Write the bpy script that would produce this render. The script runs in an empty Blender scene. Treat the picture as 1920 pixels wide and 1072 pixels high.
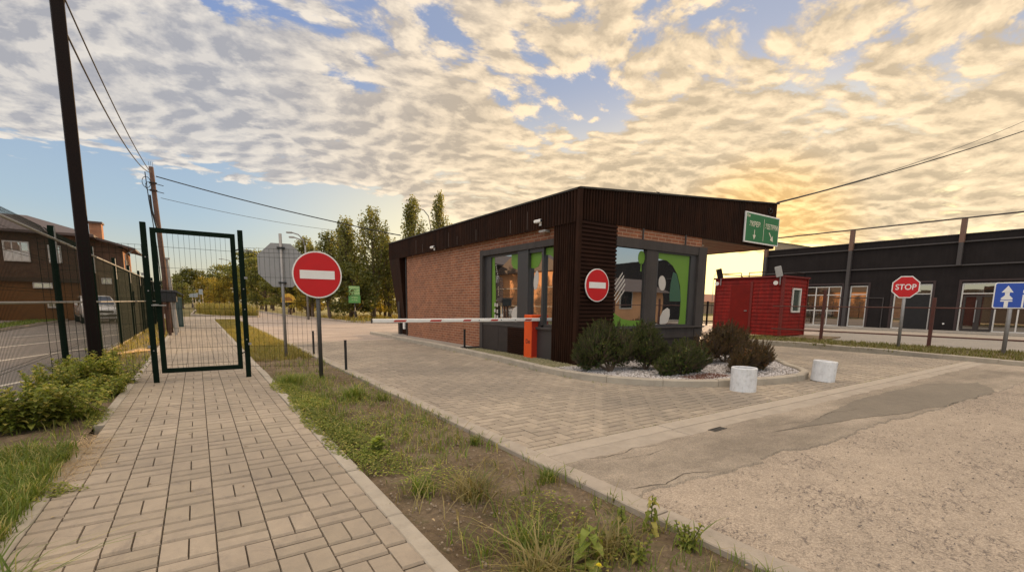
import bpy, math, random
import numpy as np
from mathutils import Vector, Matrix, noise as mn
random.seed(7)
rng = np.random.default_rng(11)
R = math.radians
S = bpy.context.scene
COL = S.collection

# ------------------------------------------------------------------ nodes / materials
class NT:
    """tiny expression helper for node trees"""
    def __init__(s, nt): s.t = nt; s.n = nt.nodes; s.l = nt.links
    def new(s, typ, **kw):
        n = s.n.new(typ)
        for k, v in kw.items(): setattr(n, k, v)
        return n
    def put(s, sock, v):
        if v is None: return
        if isinstance(v, bpy.types.NodeSocket): s.l.new(v, sock)
        else:
            if hasattr(sock.default_value, '__len__') and not hasattr(v, '__len__'): v = [v]*len(sock.default_value)
            if hasattr(sock.default_value, '__len__') and len(sock.default_value) == 4 and len(v) == 3: v = (*v, 1)
            sock.default_value = v
    def m(s, op, a, b=None, c=None, clamp=False):
        n = s.new('ShaderNodeMath', operation=op, use_clamp=clamp)
        for i, v in enumerate((a, b, c)): s.put(n.inputs[i], v) if v is not None else None
        return n.outputs[0]
    def v(s, op, a, b=None, sc=None):
        n = s.new('ShaderNodeVectorMath', operation=op)
        s.put(n.inputs[0], a); s.put(n.inputs[1], b)
        if sc is not None: s.put(n.inputs['Scale'], sc)
        return n.outputs['Value'] if op in ('DOT_PRODUCT', 'LENGTH', 'DISTANCE') else n.outputs['Vector']
    def noise(s, vec, scale, detail=3, rough=.5, dist=0, col=False):
        n = s.new('ShaderNodeTexNoise'); s.put(n.inputs['Vector'], vec)
        n.inputs['Scale'].default_value = scale; n.inputs['Detail'].default_value = detail
        n.inputs['Roughness'].default_value = rough; n.inputs['Distortion'].default_value = dist
        return n.outputs['Color' if col else 'Fac']
    def vor(s, vec, scale, feature='F1', out='Distance', smooth=None):
        n = s.new('ShaderNodeTexVoronoi', feature=feature); s.put(n.inputs['Vector'], vec)
        n.inputs['Scale'].default_value = scale
        if smooth is not None: n.inputs['Smoothness'].default_value = smooth
        return n.outputs[out]
    def mix(s, f, a, b, typ='MIX'):
        n = s.new('ShaderNodeMix', data_type='RGBA', blend_type=typ)
        s.put(n.inputs[0], f); s.put(n.inputs[6], a); s.put(n.inputs[7], b)
        return n.outputs[2]
    def ramp(s, f, lo, hi, a=0., b=1., smooth=False):
        n = s.new('ShaderNodeMapRange', clamp=True)
        if smooth: n.interpolation_type = 'SMOOTHSTEP'
        s.put(n.inputs[0], f)
        for i, v in enumerate((lo, hi, a, b)): s.put(n.inputs[i+1], v)
        return n.outputs[0]
    def comb(s, x, y, z=0.):
        n = s.new('ShaderNodeCombineXYZ')
        for i, v in enumerate((x, y, z)): s.put(n.inputs[i], v)
        return n.outputs[0]
    def sep(s, v):
        n = s.new('ShaderNodeSeparateXYZ'); s.put(n.inputs[0], v); return n.outputs
    def geo(s): return s.new('ShaderNodeNewGeometry')
    def pos(s): return s.geo().outputs['Position']
    def island(s): return s.geo().outputs['Random Per Island']

def base_mat(name):
    m = bpy.data.materials.new(name); m.use_nodes = True
    t = NT(m.node_tree); p = m.node_tree.nodes['Principled BSDF']
    return m, t, p
def bump(t, p, h, strength=.3, dist=.02):
    b = t.new('ShaderNodeBump'); b.inputs['Strength'].default_value = strength; b.inputs['Distance'].default_value = dist
    t.put(b.inputs['Height'], h); t.l.new(b.outputs[0], p.inputs['Normal'])
MATS = {}
def M(name, c, rough=.6, var=.12, scale=4., metal=0., bmp=0., bscale=30., spec=.5, dirt=0., coat=0., streak=0.):
    """painted / plain surface with uneven tone, faint dirt and micro relief"""
    if name in MATS: return MATS[name]
    m, t, p = base_mat(name)
    P = t.pos()
    n = t.noise(P, scale, 5, .6)
    f = t.ramp(n, .25, .75, 1-var, 1+var)
    col = t.mix(1., (*c, 1), t.comb(f, f, f), 'MULTIPLY')
    if streak:   # rain runs and sun fading down the sheets
        sn = t.noise(t.v('MULTIPLY', P, (7., 7., .45)), 1., 5, .7)
        f2 = t.ramp(sn, .3, .7, 1-streak, 1+streak*1.3)
        col = t.mix(1., col, t.comb(f2, f2, f2), 'MULTIPLY')
    if dirt:
        n2 = t.noise(P, scale*2.7, 6, .7)
        col = t.mix(t.ramp(n2, .5, .75, 0, dirt), col, (.16, .13, .10, 1))
    t.put(p.inputs['Base Color'], col)
    p.inputs['Metallic'].default_value = metal
    p.inputs['Specular IOR Level'].default_value = spec
    p.inputs['Coat Weight'].default_value = coat
    t.put(p.inputs['Roughness'], t.ramp(n, .2, .8, max(.03, rough-.08), min(1, rough+.08)))
    if bmp: bump(t, p, t.noise(P, bscale, 4, .6), bmp, .01)
    MATS[name] = m
    return m

def leaf_mat(name, c1, c2, trans=.35, c3=None):
    m, t, p = base_mat(name)
    isl = t.island()
    P = t.pos()
    n = t.noise(P, 1.3, 3, .5)
    col = t.mix(isl, (*c1, 1), (*c2, 1))
    if c3: col = t.mix(t.ramp(isl, .8, .82), col, (*c3, 1))
    f = t.ramp(n, .3, .7, .75, 1.25)
    col = t.mix(1., col, t.comb(f, f, f), 'MULTIPLY')
    t.put(p.inputs['Base Color'], col); p.inputs['Roughness'].default_value = .55
    p.inputs['Specular IOR Level'].default_value = .3
    tr = t.new('ShaderNodeBsdfTranslucent'); t.put(tr.inputs[0], t.mix(1., col, (1.5, 1.35, .7, 1), 'MULTIPLY'))
    mx = t.new('ShaderNodeMixShader'); mx.inputs[0].default_value = trans
    t.l.new(p.outputs[0], mx.inputs[1]); t.l.new(tr.outputs[0], mx.inputs[2])
    t.l.new(mx.outputs[0], t.n['Material Output'].inputs[0])
    MATS[name] = m
    return m

def paver_mat(name, ca, cb, cc):
    m, t, p = base_mat(name)
    P = t.pos(); isl = t.island()
    col = t.mix(isl, (*ca, 1), (*cb, 1))
    big = t.noise(P, .35, 4, .6)
    col = t.mix(t.ramp(big, .42, .64, 0, .75), col, (*cc, 1))
    sm = t.noise(P, 9, 6, .7, .6)
    f = t.ramp(sm, .25, .75, .84, 1.14)
    col = t.mix(1., col, t.comb(f, f, f), 'MULTIPLY')
    gr = t.noise(P, 160, 3, .7)
    f = t.ramp(gr, .3, .7, .9, 1.08)
    col = t.mix(1., col, t.comb(f, f, f), 'MULTIPLY')
    st = t.noise(P, 2.9, 7, .78, 1.5)
    col = t.mix(t.ramp(st, .53, .68, 0, .5), col, (.16, .13, .11, 1))
    t.put(p.inputs['Base Color'], col)
    t.put(p.inputs['Roughness'], t.ramp(sm, .3, .7, .62, .85)); p.inputs['Specular IOR Level'].default_value = .4
    bump(t, p, t.m('ADD', t.m('MULTIPLY', gr, .4), sm), .28, .006)
    MATS[name] = m
    return m
pav_path = paver_mat('paver_path', (.385, .315, .235), (.315, .26, .19), (.215, .178, .135))
pav_drive = paver_mat('paver_drive', (.385, .318, .24), (.295, .245, .185), (.19, .163, .13))

def sand_mat():
    m, t, p = base_mat('joint_sand')
    P = t.pos(); n = t.noise(P, 30, 4, .6)
    t.put(p.inputs['Base Color'], t.mix(n, (.035, .028, .02, 1), (.075, .058, .04, 1))); p.inputs['Roughness'].default_value = .95
    return m
joint = sand_mat()

def soil_mat():
    m, t, p = base_mat('soil')
    P = t.pos()
    a = t.noise(P, 1.6, 5, .65, .5); b = t.noise(P, 22, 6, .75, .8); c = t.noise(P, 120, 3, .7)
    col = t.mix(t.ramp(a, .35, .65), (.13, .09, .052, 1), (.25, .19, .125, 1))
    f = t.ramp(b, .25, .75, .5, 1.4)
    col = t.mix(1., col, t.comb(f, f, f), 'MULTIPLY')
    col = t.mix(t.ramp(c, .62, .7, 0, .6), col, (.36, .28, .2, 1))
    col = t.mix(t.ramp(t.noise(P, 5, 4, .7), .55, .68, 0, .6), col, (.10, .10, .04, 1))
    t.put(p.inputs['Base Color'], col); p.inputs['Roughness'].default_value = .95
    p.inputs['Specular IOR Level'].default_value = .2
    bump(t, p, t.m('ADD', b, t.m('MULTIPLY', c, .4)), .9, .03)
    return m
soil = soil_mat()

def ground_mat():
    m, t, p = base_mat('field_ground')
    P = t.pos()
    a = t.noise(P, .12, 5, .6); b = t.noise(P, 3, 5, .7)
    col = t.mix(t.ramp(a, .4, .6), (.12, .11, .045, 1), (.2, .165, .08, 1))
    f = t.ramp(b, .25, .75, .6, 1.35)
    col = t.mix(1., col, t.comb(f, f, f), 'MULTIPLY')
    t.put(p.inputs['Base Color'], col); p.inputs['Roughness'].default_value = 1; p.inputs['Specular IOR Level'].default_value = .1
    return m

def rotz(t, v, a):
    n = t.new('ShaderNodeVectorRotate', rotation_type='Z_AXIS'); t.put(n.inputs['Vector'], v); n.inputs['Angle'].default_value = R(a); return n.outputs[0]
def asphalt_mat(name, c1, c2, pits=0., agg=.5, streak=None, rough=.85):
    m, t, p = base_mat(name)
    P = t.pos()
    big = t.noise(P, .5, 5, .6, .4)
    mid = t.noise(P, 6, 5, .7)
    v = t.vor(P, 110, out='Color')
    fine = t.noise(P, 210, 2, .6)
    col = t.mix(t.ramp(big, .35, .65), (*c1, 1), (*c2, 1))
    f = t.ramp(mid, .3, .7, .88, 1.1)
    col = t.mix(1., col, t.comb(f, f, f), 'MULTIPLY')
    bw = t.sep(v)[0]
    f = t.ramp(bw, 0, 1, 1-agg*.35, 1+agg*.3)
    col = t.mix(1., col, t.comb(f, f, f), 'MULTIPLY')
    h = t.m('ADD', t.m('MULTIPLY', bw, .5), fine)
    if streak:
        sx, sy = streak
        q = t.v('MULTIPLY', P, (sx, sy, 1))
        sn = t.noise(q, 1, 4, .7)
        f = t.ramp(sn, .35, .65, .72, 1.18)
        col = t.mix(1., col, t.comb(f, f, f), 'MULTIPLY')
    if pits:
        q = rotz(t, t.v('MULTIPLY', rotz(t, P, -25), (.75, 1.7, 1)), 0)
        q = t.v('ADD', q, t.v('SCALE', t.noise(P, 7, 4, .7, 0, True), sc=.25))
        pn = t.noise(q, 22, 5, .7, .8)
        dens = t.noise(P, .9, 3, .5)
        th = t.ramp(dens, .35, .66, .65, .515)
        pit = t.m('MULTIPLY', t.m('SUBTRACT', pn, th), 14, clamp=True)
        vd = t.vor(q, 20)
        pit2 = t.m('MULTIPLY', t.m('SUBTRACT', .17, vd), 16, clamp=True)
        pit2 = t.m('MULTIPLY', pit2, t.ramp(dens, .46, .62))
        pit = t.m('MAXIMUM', pit, pit2)
        col = t.mix(t.m('MULTIPLY', pit, pits), col, (.13, .105, .095, 1))
        # hollows left where chippings have come out
        h = t.m('SUBTRACT', h, t.m('MULTIPLY', pit, 4))
    t.put(p.inputs['Base Color'], col); p.inputs['Roughness'].default_value = rough; p.inputs['Specular IOR Level'].default_value = .3
    bump(t, p, h, .55, .006)
    return m
rough_asphalt = asphalt_mat('worn_asphalt', (.39, .318, .243), (.33, .272, .21), .8, .75)
patch_asphalt = asphalt_mat('patch_asphalt', (.25, .21, .162), (.33, .275, .213), 0, .7, (.5, 1.4))
road_asphalt = asphalt_mat('road_asphalt', (.17, .15, .135), (.21, .185, .16), 0, .4)
far_paving = asphalt_mat('far_paving', (.40, .32, .26), (.34, .28, .235), 0, .4, (.25, 1.6))
grey_road = asphalt_mat('access_road', (.25, .225, .195), (.29, .26, .22), 0, .3)
concrete = M('kerb_concrete', (.36, .315, .25), .85, .18, 3, bmp=.5, bscale=60, dirt=.35)
conc_slab = M('slab_concrete', (.34, .29, .23), .85, .2, 3, bmp=.4, bscale=80, dirt=.35)
conc_pale = M('pale_concrete', (.37, .315, .25), .85, .12, 5, bmp=.5, bscale=90, dirt=.2)
white_conc = M('white_concrete_ring', (.60, .60, .60), .85, .10, 6, bmp=.6, bscale=40, dirt=.4, streak=.12)

def brick_mat(name, c1, c2, mort, axis='x', scale=1.):
    m, t, p = base_mat(name)
    P = t.pos(); s = t.sep(P)
    u = s[1] if axis == 'x' else s[0]
    b = t.new('ShaderNodeTexBrick')
    t.put(b.inputs['Vector'], t.comb(u, s[2]))
    b.inputs['Color1'].default_value = (*c1, 1); b.inputs['Color2'].default_value = (*c2, 1); b.inputs['Mortar'].default_value = (*mort, 1)
    b.inputs['Scale'].default_value = scale; b.inputs['Mortar Size'].default_value = .009
    b.inputs['Mortar Smooth'].default_value = .2; b.inputs['Bias'].default_value = 0
    b.inputs['Brick Width'].default_value = .26; b.inputs['Row Height'].default_value = .082
    n = t.noise(P, 3, 6, .7); f = t.ramp(n, .25, .75, .68, 1.25)
    col = t.mix(1., b.outputs['Color'], t.comb(f, f, f), 'MULTIPLY')
    n3 = t.noise(P, 60, 3, .7); f = t.ramp(n3, .3, .7, .88, 1.1)
    col = t.mix(1., col, t.comb(f, f, f), 'MULTIPLY')
    t.put(p.inputs['Base Color'], col); p.inputs['Roughness'].default_value = .85
    bump(t, p, t.m('ADD', t.m('MULTIPLY', b.outputs['Fac'], -1), t.m('MULTIPLY', n3, .3)), .6, .012)
    MATS[name] = m
    return m
brick_long = brick_mat('brick_orange_long', (.30, .105, .045), (.22, .075, .035), (.38, .25, .16), 'x')
brick_short = brick_mat('brick_orange_short', (.30, .105, .045), (.22, .075, .035), (.38, .25, .16), 'y')
brick_far_sunlit = brick_mat('brick_far_sunlit_side', (.38, .16, .07), (.30, .12, .055), (.3, .22, .16), 'x')  # same brick as the front, with the sun's orange put into its colour
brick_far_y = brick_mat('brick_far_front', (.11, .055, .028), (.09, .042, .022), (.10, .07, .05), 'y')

def glass_mat(name, tint=(.85, .88, .9), refl=.62, dark=(.02, .022, .022)):
    """coated mirror-like window glass over a dark room"""
    m, t, p = base_mat(name)
    t.n.remove(p)
    g = t.new('ShaderNodeBsdfGlossy'); g.inputs['Color'].default_value = (*tint, 1); g.inputs['Roughness'].default_value = .015
    d = t.new('ShaderNodeBsdfDiffuse'); d.inputs['Color'].default_value = (*dark, 1)
    b = t.new('ShaderNodeBump'); b.inputs['Strength'].default_value = .05; b.inputs['Distance'].default_value = .01
    t.put(b.inputs['Height'], t.noise(t.pos(), 1.7, 2, .5)); t.l.new(b.outputs[0], g.inputs['Normal'])
    fr = t.new('ShaderNodeFresnel'); fr.inputs[0].default_value = 1.5
    f = t.ramp(fr.outputs[0], .04, .6, refl, .95)
    mx = t.new('ShaderNodeMixShader'); t.put(mx.inputs[0], f)
    t.l.new(d.outputs[0], mx.inputs[1]); t.l.new(g.outputs[0], mx.inputs[2])
    t.l.new(mx.outputs[0], t.n['Material Output'].inputs[0])
    MATS[name] = m
    return m
glass = glass_mat('coated_glass')
glass_dim = glass_mat('shop_glass', (.8, .8, .78), .35, (.035, .028, .022))

cladding = M('brown_cladding', (.024, .0098, .0052), .6, .3, 2.5, spec=.08, dirt=.03, streak=.4)
clad_ribbed = M('brown_ribbed_panel', (.027, .0115, .0070), .6, .25, 2.5, spec=.08)  # slightly lighter brown than the fluted cladding
frame_dark = M('dark_grey_frame', (.040, .037, .036), .45, .08, 3)
frame_mid = M('grey_frame', (.058, .050, .046), .65, .12, 3, spec=.15, dirt=.1, streak=.15)
panel_grey = M('grey_panel', (.040, .032, .029), .6, .15, 2, spec=.2, dirt=.1)
roof_dark = M('roof_membrane', (.04, .035, .03), .8, .15, 2)
soffit_m = M('soffit_boards', (.20, .085, .04), .6, .2, 3)
green_decal = M('green_film', (.115, .235, .02), .5, .05, 3)
dgreen_decal = M('dark_green_film', (.03, .09, .05), .5, .05, 3)
white_decal = M('white_film', (.50, .46, .41), .5, .04, 3)
dark_decal = M('brown_film', (.09, .06, .05), .5, .05, 3)
white_paint = M('white_paint', (.74, .72, .68), .5, .05, 5, dirt=.08)
red_paint = M('sign_red', (.50, .010, .012), .45, .06, 5, spec=.3)
dkred_refl = M('arm_red', (.42, .05, .035), .45, .08, 5)
orange_paint = M('barrier_orange', (.70, .085, .012), .5, .06, 4, spec=.3, dirt=.04)
black_paint = M('black_metal', (.012, .011, .011), .45, .2, 6)
black_rubber = M('black_rubber', (.02, .02, .02), .75, .2, 6)
green_metal = M('green_fence_paint', (.006, .013, .008), .75, .2, 6, spec=.05)
wire_green = M('green_wire', (.006, .012, .007), .7, .1, 6, spec=.1)
rail_grey = M('galvanised_rail', (.28, .27, .25), .45, .15, 8, metal=.5)
dark_pole = M('dark_brown_steel', (.010, .005, .004), .6, .3, 3, spec=.15, bmp=.2, bscale=40)
galv = M('galvanised_post', (.26, .25, .24), .5, .12, 8, metal=.4, dirt=.15)
galv_dark = M('dark_galvanised_post', (.07, .066, .06), .5, .12, 8, metal=.3)
sign_grey = M('sign_back_grey', (.30, .29, .28), .5, .08, 6, metal=.3, dirt=.1)
sign_green = M('board_green', (.035, .16, .06), .55, .06, 4, spec=.25)
sign_blue = M('sign_blue', (.012, .06, .36), .4, .04, 4)
sign_cream = M('sign_cream', (.68, .62, .48), .5, .05, 4)
cabin_red = M('cabin_red', (.19, .009, .005), .55, .25, 2, dirt=.14, spec=.2, streak=.3)
cabin_dk = M('cabin_dark_red', (.14, .010, .006), .5, .12, 2)
shop_wall = M('dark_shop_wall', (.022, .0185, .018), .8, .2, 1.2, spec=.06, streak=.1, bmp=.3, bscale=30)
shop_trim = M('shop_trim', (.05, .042, .04), .6, .1, 2)
shop_post = M('shop_post_top', (.14, .075, .05), .6, .15, 2)
wood_pole = M('weathered_wood', (.085, .042, .027), .85, .35, 7, bmp=.8, bscale=25)
conc_post = M('grey_concrete_post', (.33, .31, .28), .85, .15, 6, bmp=.4)
bark = M('bark', (.11, .075, .05), .9, .3, 7, bmp=.8, bscale=20)
roof_brown = M('brown_roof_sheets', (.075, .048, .04), .6, .12, 1.5)
car_white = M('car_white_paint', (.70, .69, .67), .25, .02, 2, coat=.8)
car_dark = M('car_grey_paint', (.06, .065, .07), .25, .02, 2, coat=.8)
car_glass = M('car_glass', (.015, .018, .02), .06, .02, 2, spec=.9, coat=.6)
chrome = M('bright_metal', (.6, .6, .6), .2, .05, 5, metal=1.)
lamp_glass = M('lamp_lens', (.7, .68, .62), .15, .05, 5, coat=.5)
line_paint = M('road_line_paint', (.62, .56, .46), .7, .2, 6, dirt=.3)
straw_m = M('dry_straw', (.52, .36, .18), .8, .25, 8)
yellow_m = M('yellow_petals', (.75, .62, .03), .6, .1, 8)
bulb_m = M('lamp_head', (.30, .29, .27), .5, .1, 5)

leaf_poplar = leaf_mat('poplar_leaves', (.105, .125, .035), (.21, .21, .065), .5)
leaf_green = leaf_mat('tree_leaves', (.06, .075, .018), (.14, .14, .035), .45)
leaf_golden = leaf_mat('golden_leaves', (.20, .18, .035), (.30, .24, .05), .5)
leaf_weed = leaf_mat('weed_leaves', (.15, .20, .03), (.28, .30, .06), .4, (.42, .38, .10))
leaf_bright = leaf_mat('bright_weed_leaves', (.22, .28, .045), (.30, .34, .08), .4)
needle_m = leaf_mat('pine_needles', (.024, .048, .009), (.075, .10, .02), .15, (.15, .14, .035))
needle_br = leaf_mat('brownish_pine_needles', (.045, .034, .011), (.10, .07, .022), .15, (.20, .10, .04))
grass_green = leaf_mat('grass_blades', (.10, .155, .025), (.22, .27, .055), .4, (.40, .36, .13))
grass_dry = leaf_mat('dry_grass_blades', (.20, .175, .06), (.36, .29, .13), .35, (.12, .17, .035))
grass_gold = leaf_mat('golden_grass_blades', (.24, .21, .055), (.33, .27, .09), .4, (.13, .15, .035))
straw_leaf = leaf_mat('straw_stalks', (.58, .43, .25), (.40, .30, .17), .2)

# ------------------------------------------------------------------ mesh builder
class MB:
    def __init__(s): s.v = []; s.f = []; s.mi = []; s.k = 0
    def add(s, vs, fs):
        b = len(s.v); s.v += [tuple(v) for v in vs]; s.f += [tuple(b+i for i in f) for f in fs]; s.mi += [s.k]*len(fs)
    def box(s, x0, x1, y0, y1, z0, z1, bev=0.):
        if bev > 0:
            b = min(bev, (x1-x0)*.45, (y1-y0)*.45, (z1-z0)*.45)
            s.hull_box((x0, x1), (y0, y1), (z0, z1), b); return
        s.add([(x, y, z) for x in (x0, x1) for y in (y0, y1) for z in (z0, z1)],
              [(0, 1, 3, 2), (4, 6, 7, 5), (0, 4, 5, 1), (2, 3, 7, 6), (0, 2, 6, 4), (1, 5, 7, 3)])
    def hull_box(s, X, Y, Z, b):
        # chamfered box
        vs = []; idx = {}
        for i in (0, 1):
            for j in (0, 1):
                for k in (0, 1):
                    sx, sy, sz = (1 if i == 0 else -1), (1 if j == 0 else -1), (1 if k == 0 else -1)
                    x, y, z = X[i], Y[j], Z[k]
                    idx[i, j, k, 0] = len(vs); vs.append((x, y+sy*b, z+sz*b))
                    idx[i, j, k, 1] = len(vs); vs.append((x+sx*b, y, z+sz*b))
                    idx[i, j, k, 2] = len(vs); vs.append((x+sx*b, y+sy*b, z))
        f = []
        q = [(0, 0), (1, 0), (1, 1), (0, 1)]
        for i in (0, 1): f.append([idx[i, a, c, 0] for a, c in (q if i else q[::-1])])
        for j in (0, 1): f.append([idx[a, j, c, 1] for a, c in (q[::-1] if j else q)])
        for k in (0, 1): f.append([idx[a, c, k, 2] for a, c in (q if k else q[::-1])])
        for i in (0, 1):
            for j in (0, 1):
                f.append([idx[i, j, 0, 0], idx[i, j, 1, 0], idx[i, j, 1, 1], idx[i, j, 0, 1]])
            for k in (0, 1):
                f.append([idx[i, 0, k, 0], idx[i, 1, k, 0], idx[i, 1, k, 2], idx[i, 0, k, 2]])
        for j in (0, 1):
            for k in (0, 1):
                f.append([idx[0, j, k, 1], idx[1, j, k, 1], idx[1, j, k, 2], idx[0, j, k, 2]])
        for i in (0, 1):
            for j in (0, 1):
                for k in (0, 1): f.append([idx[i, j, k, 0], idx[i, j, k, 1], idx[i, j, k, 2]])
        s.add(vs, f)
    def prism(s, poly, z0, z1):
        """poly in xy, extruded in z"""
        n = len(poly)
        s.add([(x, y, z0) for x, y in poly]+[(x, y, z1) for x, y in poly],
              [tuple(range(n))[::-1], tuple(range(n, 2*n))]+[(i, (i+1) % n, n+(i+1) % n, n+i) for i in range(n)])
    def slab(s, poly, axis, a0, a1):
        """poly of 2D points extruded along axis ('x': points are (y,z); 'y': points are (x,z))"""
        n = len(poly)
        g = (lambda p, a: (a, p[0], p[1])) if axis == 'x' else (lambda p, a: (p[0], a, p[1]))
        s.add([g(p, a0) for p in poly]+[g(p, a1) for p in poly],
              [tuple(range(n))[::-1], tuple(range(n, 2*n))]+[(i, (i+1) % n, n+(i+1) % n, n+i) for i in range(n)])
    def tube(s, pts, r, n=6, r1=None, cap=True):
        pts = [Vector(p) for p in pts]; m = len(pts)
        b = len(s.v); vs = []; fs = []
        up = Vector((0, 0, 1))
        for i, p in enumerate(pts):
            d = (pts[min(i+1, m-1)]-pts[max(i-1, 0)]).normalized()
            a = d.cross(up)
            if a.length < 1e-3: a = d.cross(Vector((1, 0, 0)))
            a.normalize(); c = d.cross(a)
            rr = r if r1 is None else r+(r1-r)*i/(m-1)
            for k in range(n):
                t = 2*math.pi*(k+.5)/n
                vs.append(p+(a*math.cos(t)+c*math.sin(t))*rr)
        for i in range(m-1):
            for k in range(n):
                fs.append((i*n+k, i*n+(k+1) % n, (i+1)*n+(k+1) % n, (i+1)*n+k))
        if cap: fs += [tuple(range(n))[::-1], tuple(range((m-1)*n, m*n))]
        s.add(vs, fs)
    def cyl(s, c, r, z0, z1, n=24, r1=None, axis='z'):
        r1 = r if r1 is None else r1
        vs = []
        for z, q in ((z0, r), (z1, r1)):
            for k in range(n):
                t = 2*math.pi*k/n; a, b = q*math.cos(t), q*math.sin(t)
                if axis == 'z': vs.append((c[0]+a, c[1]+b, z))
                elif axis == 'y': vs.append((c[0]+a, z, c[1]+b))
                else: vs.append((z, c[0]+a, c[1]+b))
        s.add(vs, [tuple(range(n))[::-1], tuple(range(n, 2*n))]+[(k, (k+1) % n, n+(k+1) % n, n+k) for k in range(n)])
    def xf(s, mat, start=0):
        for i in range(start, len(s.v)): s.v[i] = tuple(mat @ Vector(s.v[i]))
    def build(s, name, mats, parent=None, loc=None, local=False, smooth=False):
        off = Vector((0, 0, 0))
        if parent is not None and not local:
            q = parent
            while q is not None: off += q.location; q = q.parent
        if loc is not None: off = Vector(loc)
        me = bpy.data.meshes.new(name)
        vs = [(v[0]-off.x, v[1]-off.y, v[2]-off.z) for v in s.v]
        me.from_pydata(vs, [], s.f)
        mats = mats if isinstance(mats, (list, tuple)) else [mats]
        for m in mats: me.materials.append(m)
        if len(mats) > 1: me.polygons.foreach_set('material_index', s.mi)
        if smooth: me.polygons.foreach_set('use_smooth', [True]*len(me.polygons))
        me.update()
        o = bpy.data.objects.new(name, me); COL.objects.link(o)
        if parent is not None: o.parent = parent
        elif loc is not None: o.location = loc
        return o

def tag(o, label=None, cat=None, group=None, kind=None):
    if label: o['label'] = label
    if cat: o['category'] = cat
    if group: o['group'] = group
    if kind: o['kind'] = kind
    return o
def thing(name, label, cat, loc, rz=0., group=None):
    o = bpy.data.objects.new(name, None); COL.objects.link(o)
    o.location = loc; o.rotation_euler = (0, 0, rz); o.empty_display_size = .2
    return tag(o, label, cat, group)
def struct(mb, name, mats, **kw):
    o = mb.build(name, mats, **kw); o['kind'] = 'structure'; return o
def copy_tree(o, loc, rz=None, sc=None, label=None):
    c = o.copy(); COL.objects.link(c); c.location = loc
    if rz is not None: c.rotation_euler = (0, 0, rz)
    if sc is not None: c.scale = sc if hasattr(sc, '__len__') else (sc, sc, sc)
    if label: c['label'] = label
    def rec(a, b):
        for ch in list(a.children):
            k = ch.copy(); COL.objects.link(k); k.parent = b; rec(ch, k)
    rec(o, c)
    return c
def text_mesh(s, size, thick=.002):
    """outline lettering turned into a mesh lying in xy, centred"""
    cu = bpy.data.curves.new('lettering', 'FONT'); cu.body = s; cu.size = size; cu.align_x = 'CENTER'; cu.align_y = 'CENTER'
    cu.extrude = thick; cu.offset = size*.012
    ob = bpy.data.objects.new('lettering', cu); COL.objects.link(ob)
    dg = bpy.context.evaluated_depsgraph_get()
    me = bpy.data.meshes.new_from_object(ob.evaluated_get(dg))
    vs = [v.co.copy() for v in me.vertices]; fs = [tuple(p.vertices) for p in me.polygons]
    bpy.data.objects.remove(ob); bpy.data.meshes.remove(me)
    return vs, fs
def put_text(mb, s, size, origin, right, up, thick=.003, squeeze=1.):
    vs, fs = text_mesh(s, size, thick)
    o, r, u = Vector(origin), Vector(right), Vector(up); n = r.cross(u)
    mb.add([o+r*v.x*squeeze+u*v.y+n*v.z for v in vs], fs)

def corrug(mb, origin, u, n, length, pitch, depth, zb, zt):
    """trapezoid-profile sheet with vertical flutes; u along wall, n outward; zb, zt functions of distance"""
    o = Vector(origin); u = Vector(u); n = Vector(n)
    prof = [(0, 0), (.18, 1), (.5, 1), (.68, 0)]
    st = []
    k = 0
    while k*pitch < length:
        for a, h in prof:
            x = (k+a)*pitch
            if x < length: st.append((x, h*depth))
        k += 1
    st.append((length, 0))
    vs = []
    for x, h in st:
        for z in (zb(x), zt(x)):
            p = o+u*x+n*h; vs.append((p.x, p.y, z))
    mb.add(vs, [(2*i, 2*i+2, 2*i+3, 2*i+1) for i in range(len(st)-1)])
def ribs(mb, origin, u, n, length, z0, z1, pitch, depth):
    """horizontal ribbed sheet"""
    o = Vector(origin); u = Vector(u); n = Vector(n)
    prof = [(0, 0), (.15, 1), (.6, 1), (.75, 0)]
    st = []; k = 0
    while z0+k*pitch < z1:
        for a, h in prof:
            z = z0+(k+a)*pitch
            if z < z1: st.append((z, h*depth))
        k += 1
    st.append((z1, 0))
    vs = []
    for z, h in st:
        for x in (0, length):
            p = o+u*x+n*h; vs.append((p.x, p.y, z))
    mb.add(vs, [(2*i, 2*i+1, 2*i+3, 2*i+2) for i in range(len(st)-1)])
    # open ends of the ribs closed
    for x in (0, length):
        for i in range(0, len(st)-3):
            if st[i][1] == 0 and st[i+1][1] > 0 and i+3 < len(st):
                q = [o+u*x+n*st[i+j][1] for j in range(4)]
                mb.add([(q[j].x, q[j].y, st[i+j][0]) for j in range(4)], [(0, 1, 2, 3)])

# ------------------------------------------------------------------ the setting: ground sheets
def sheet(name, poly, z, mat):
    mb = MB(); mb.add([(x, y, z) for x, y in poly], [tuple(range(len(poly)))])
    return struct(mb, name, mat)
sheet('ground', [(-900, -900), (900, -900), (900, 900), (-900, 900)], -.12, ground_mat())

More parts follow.
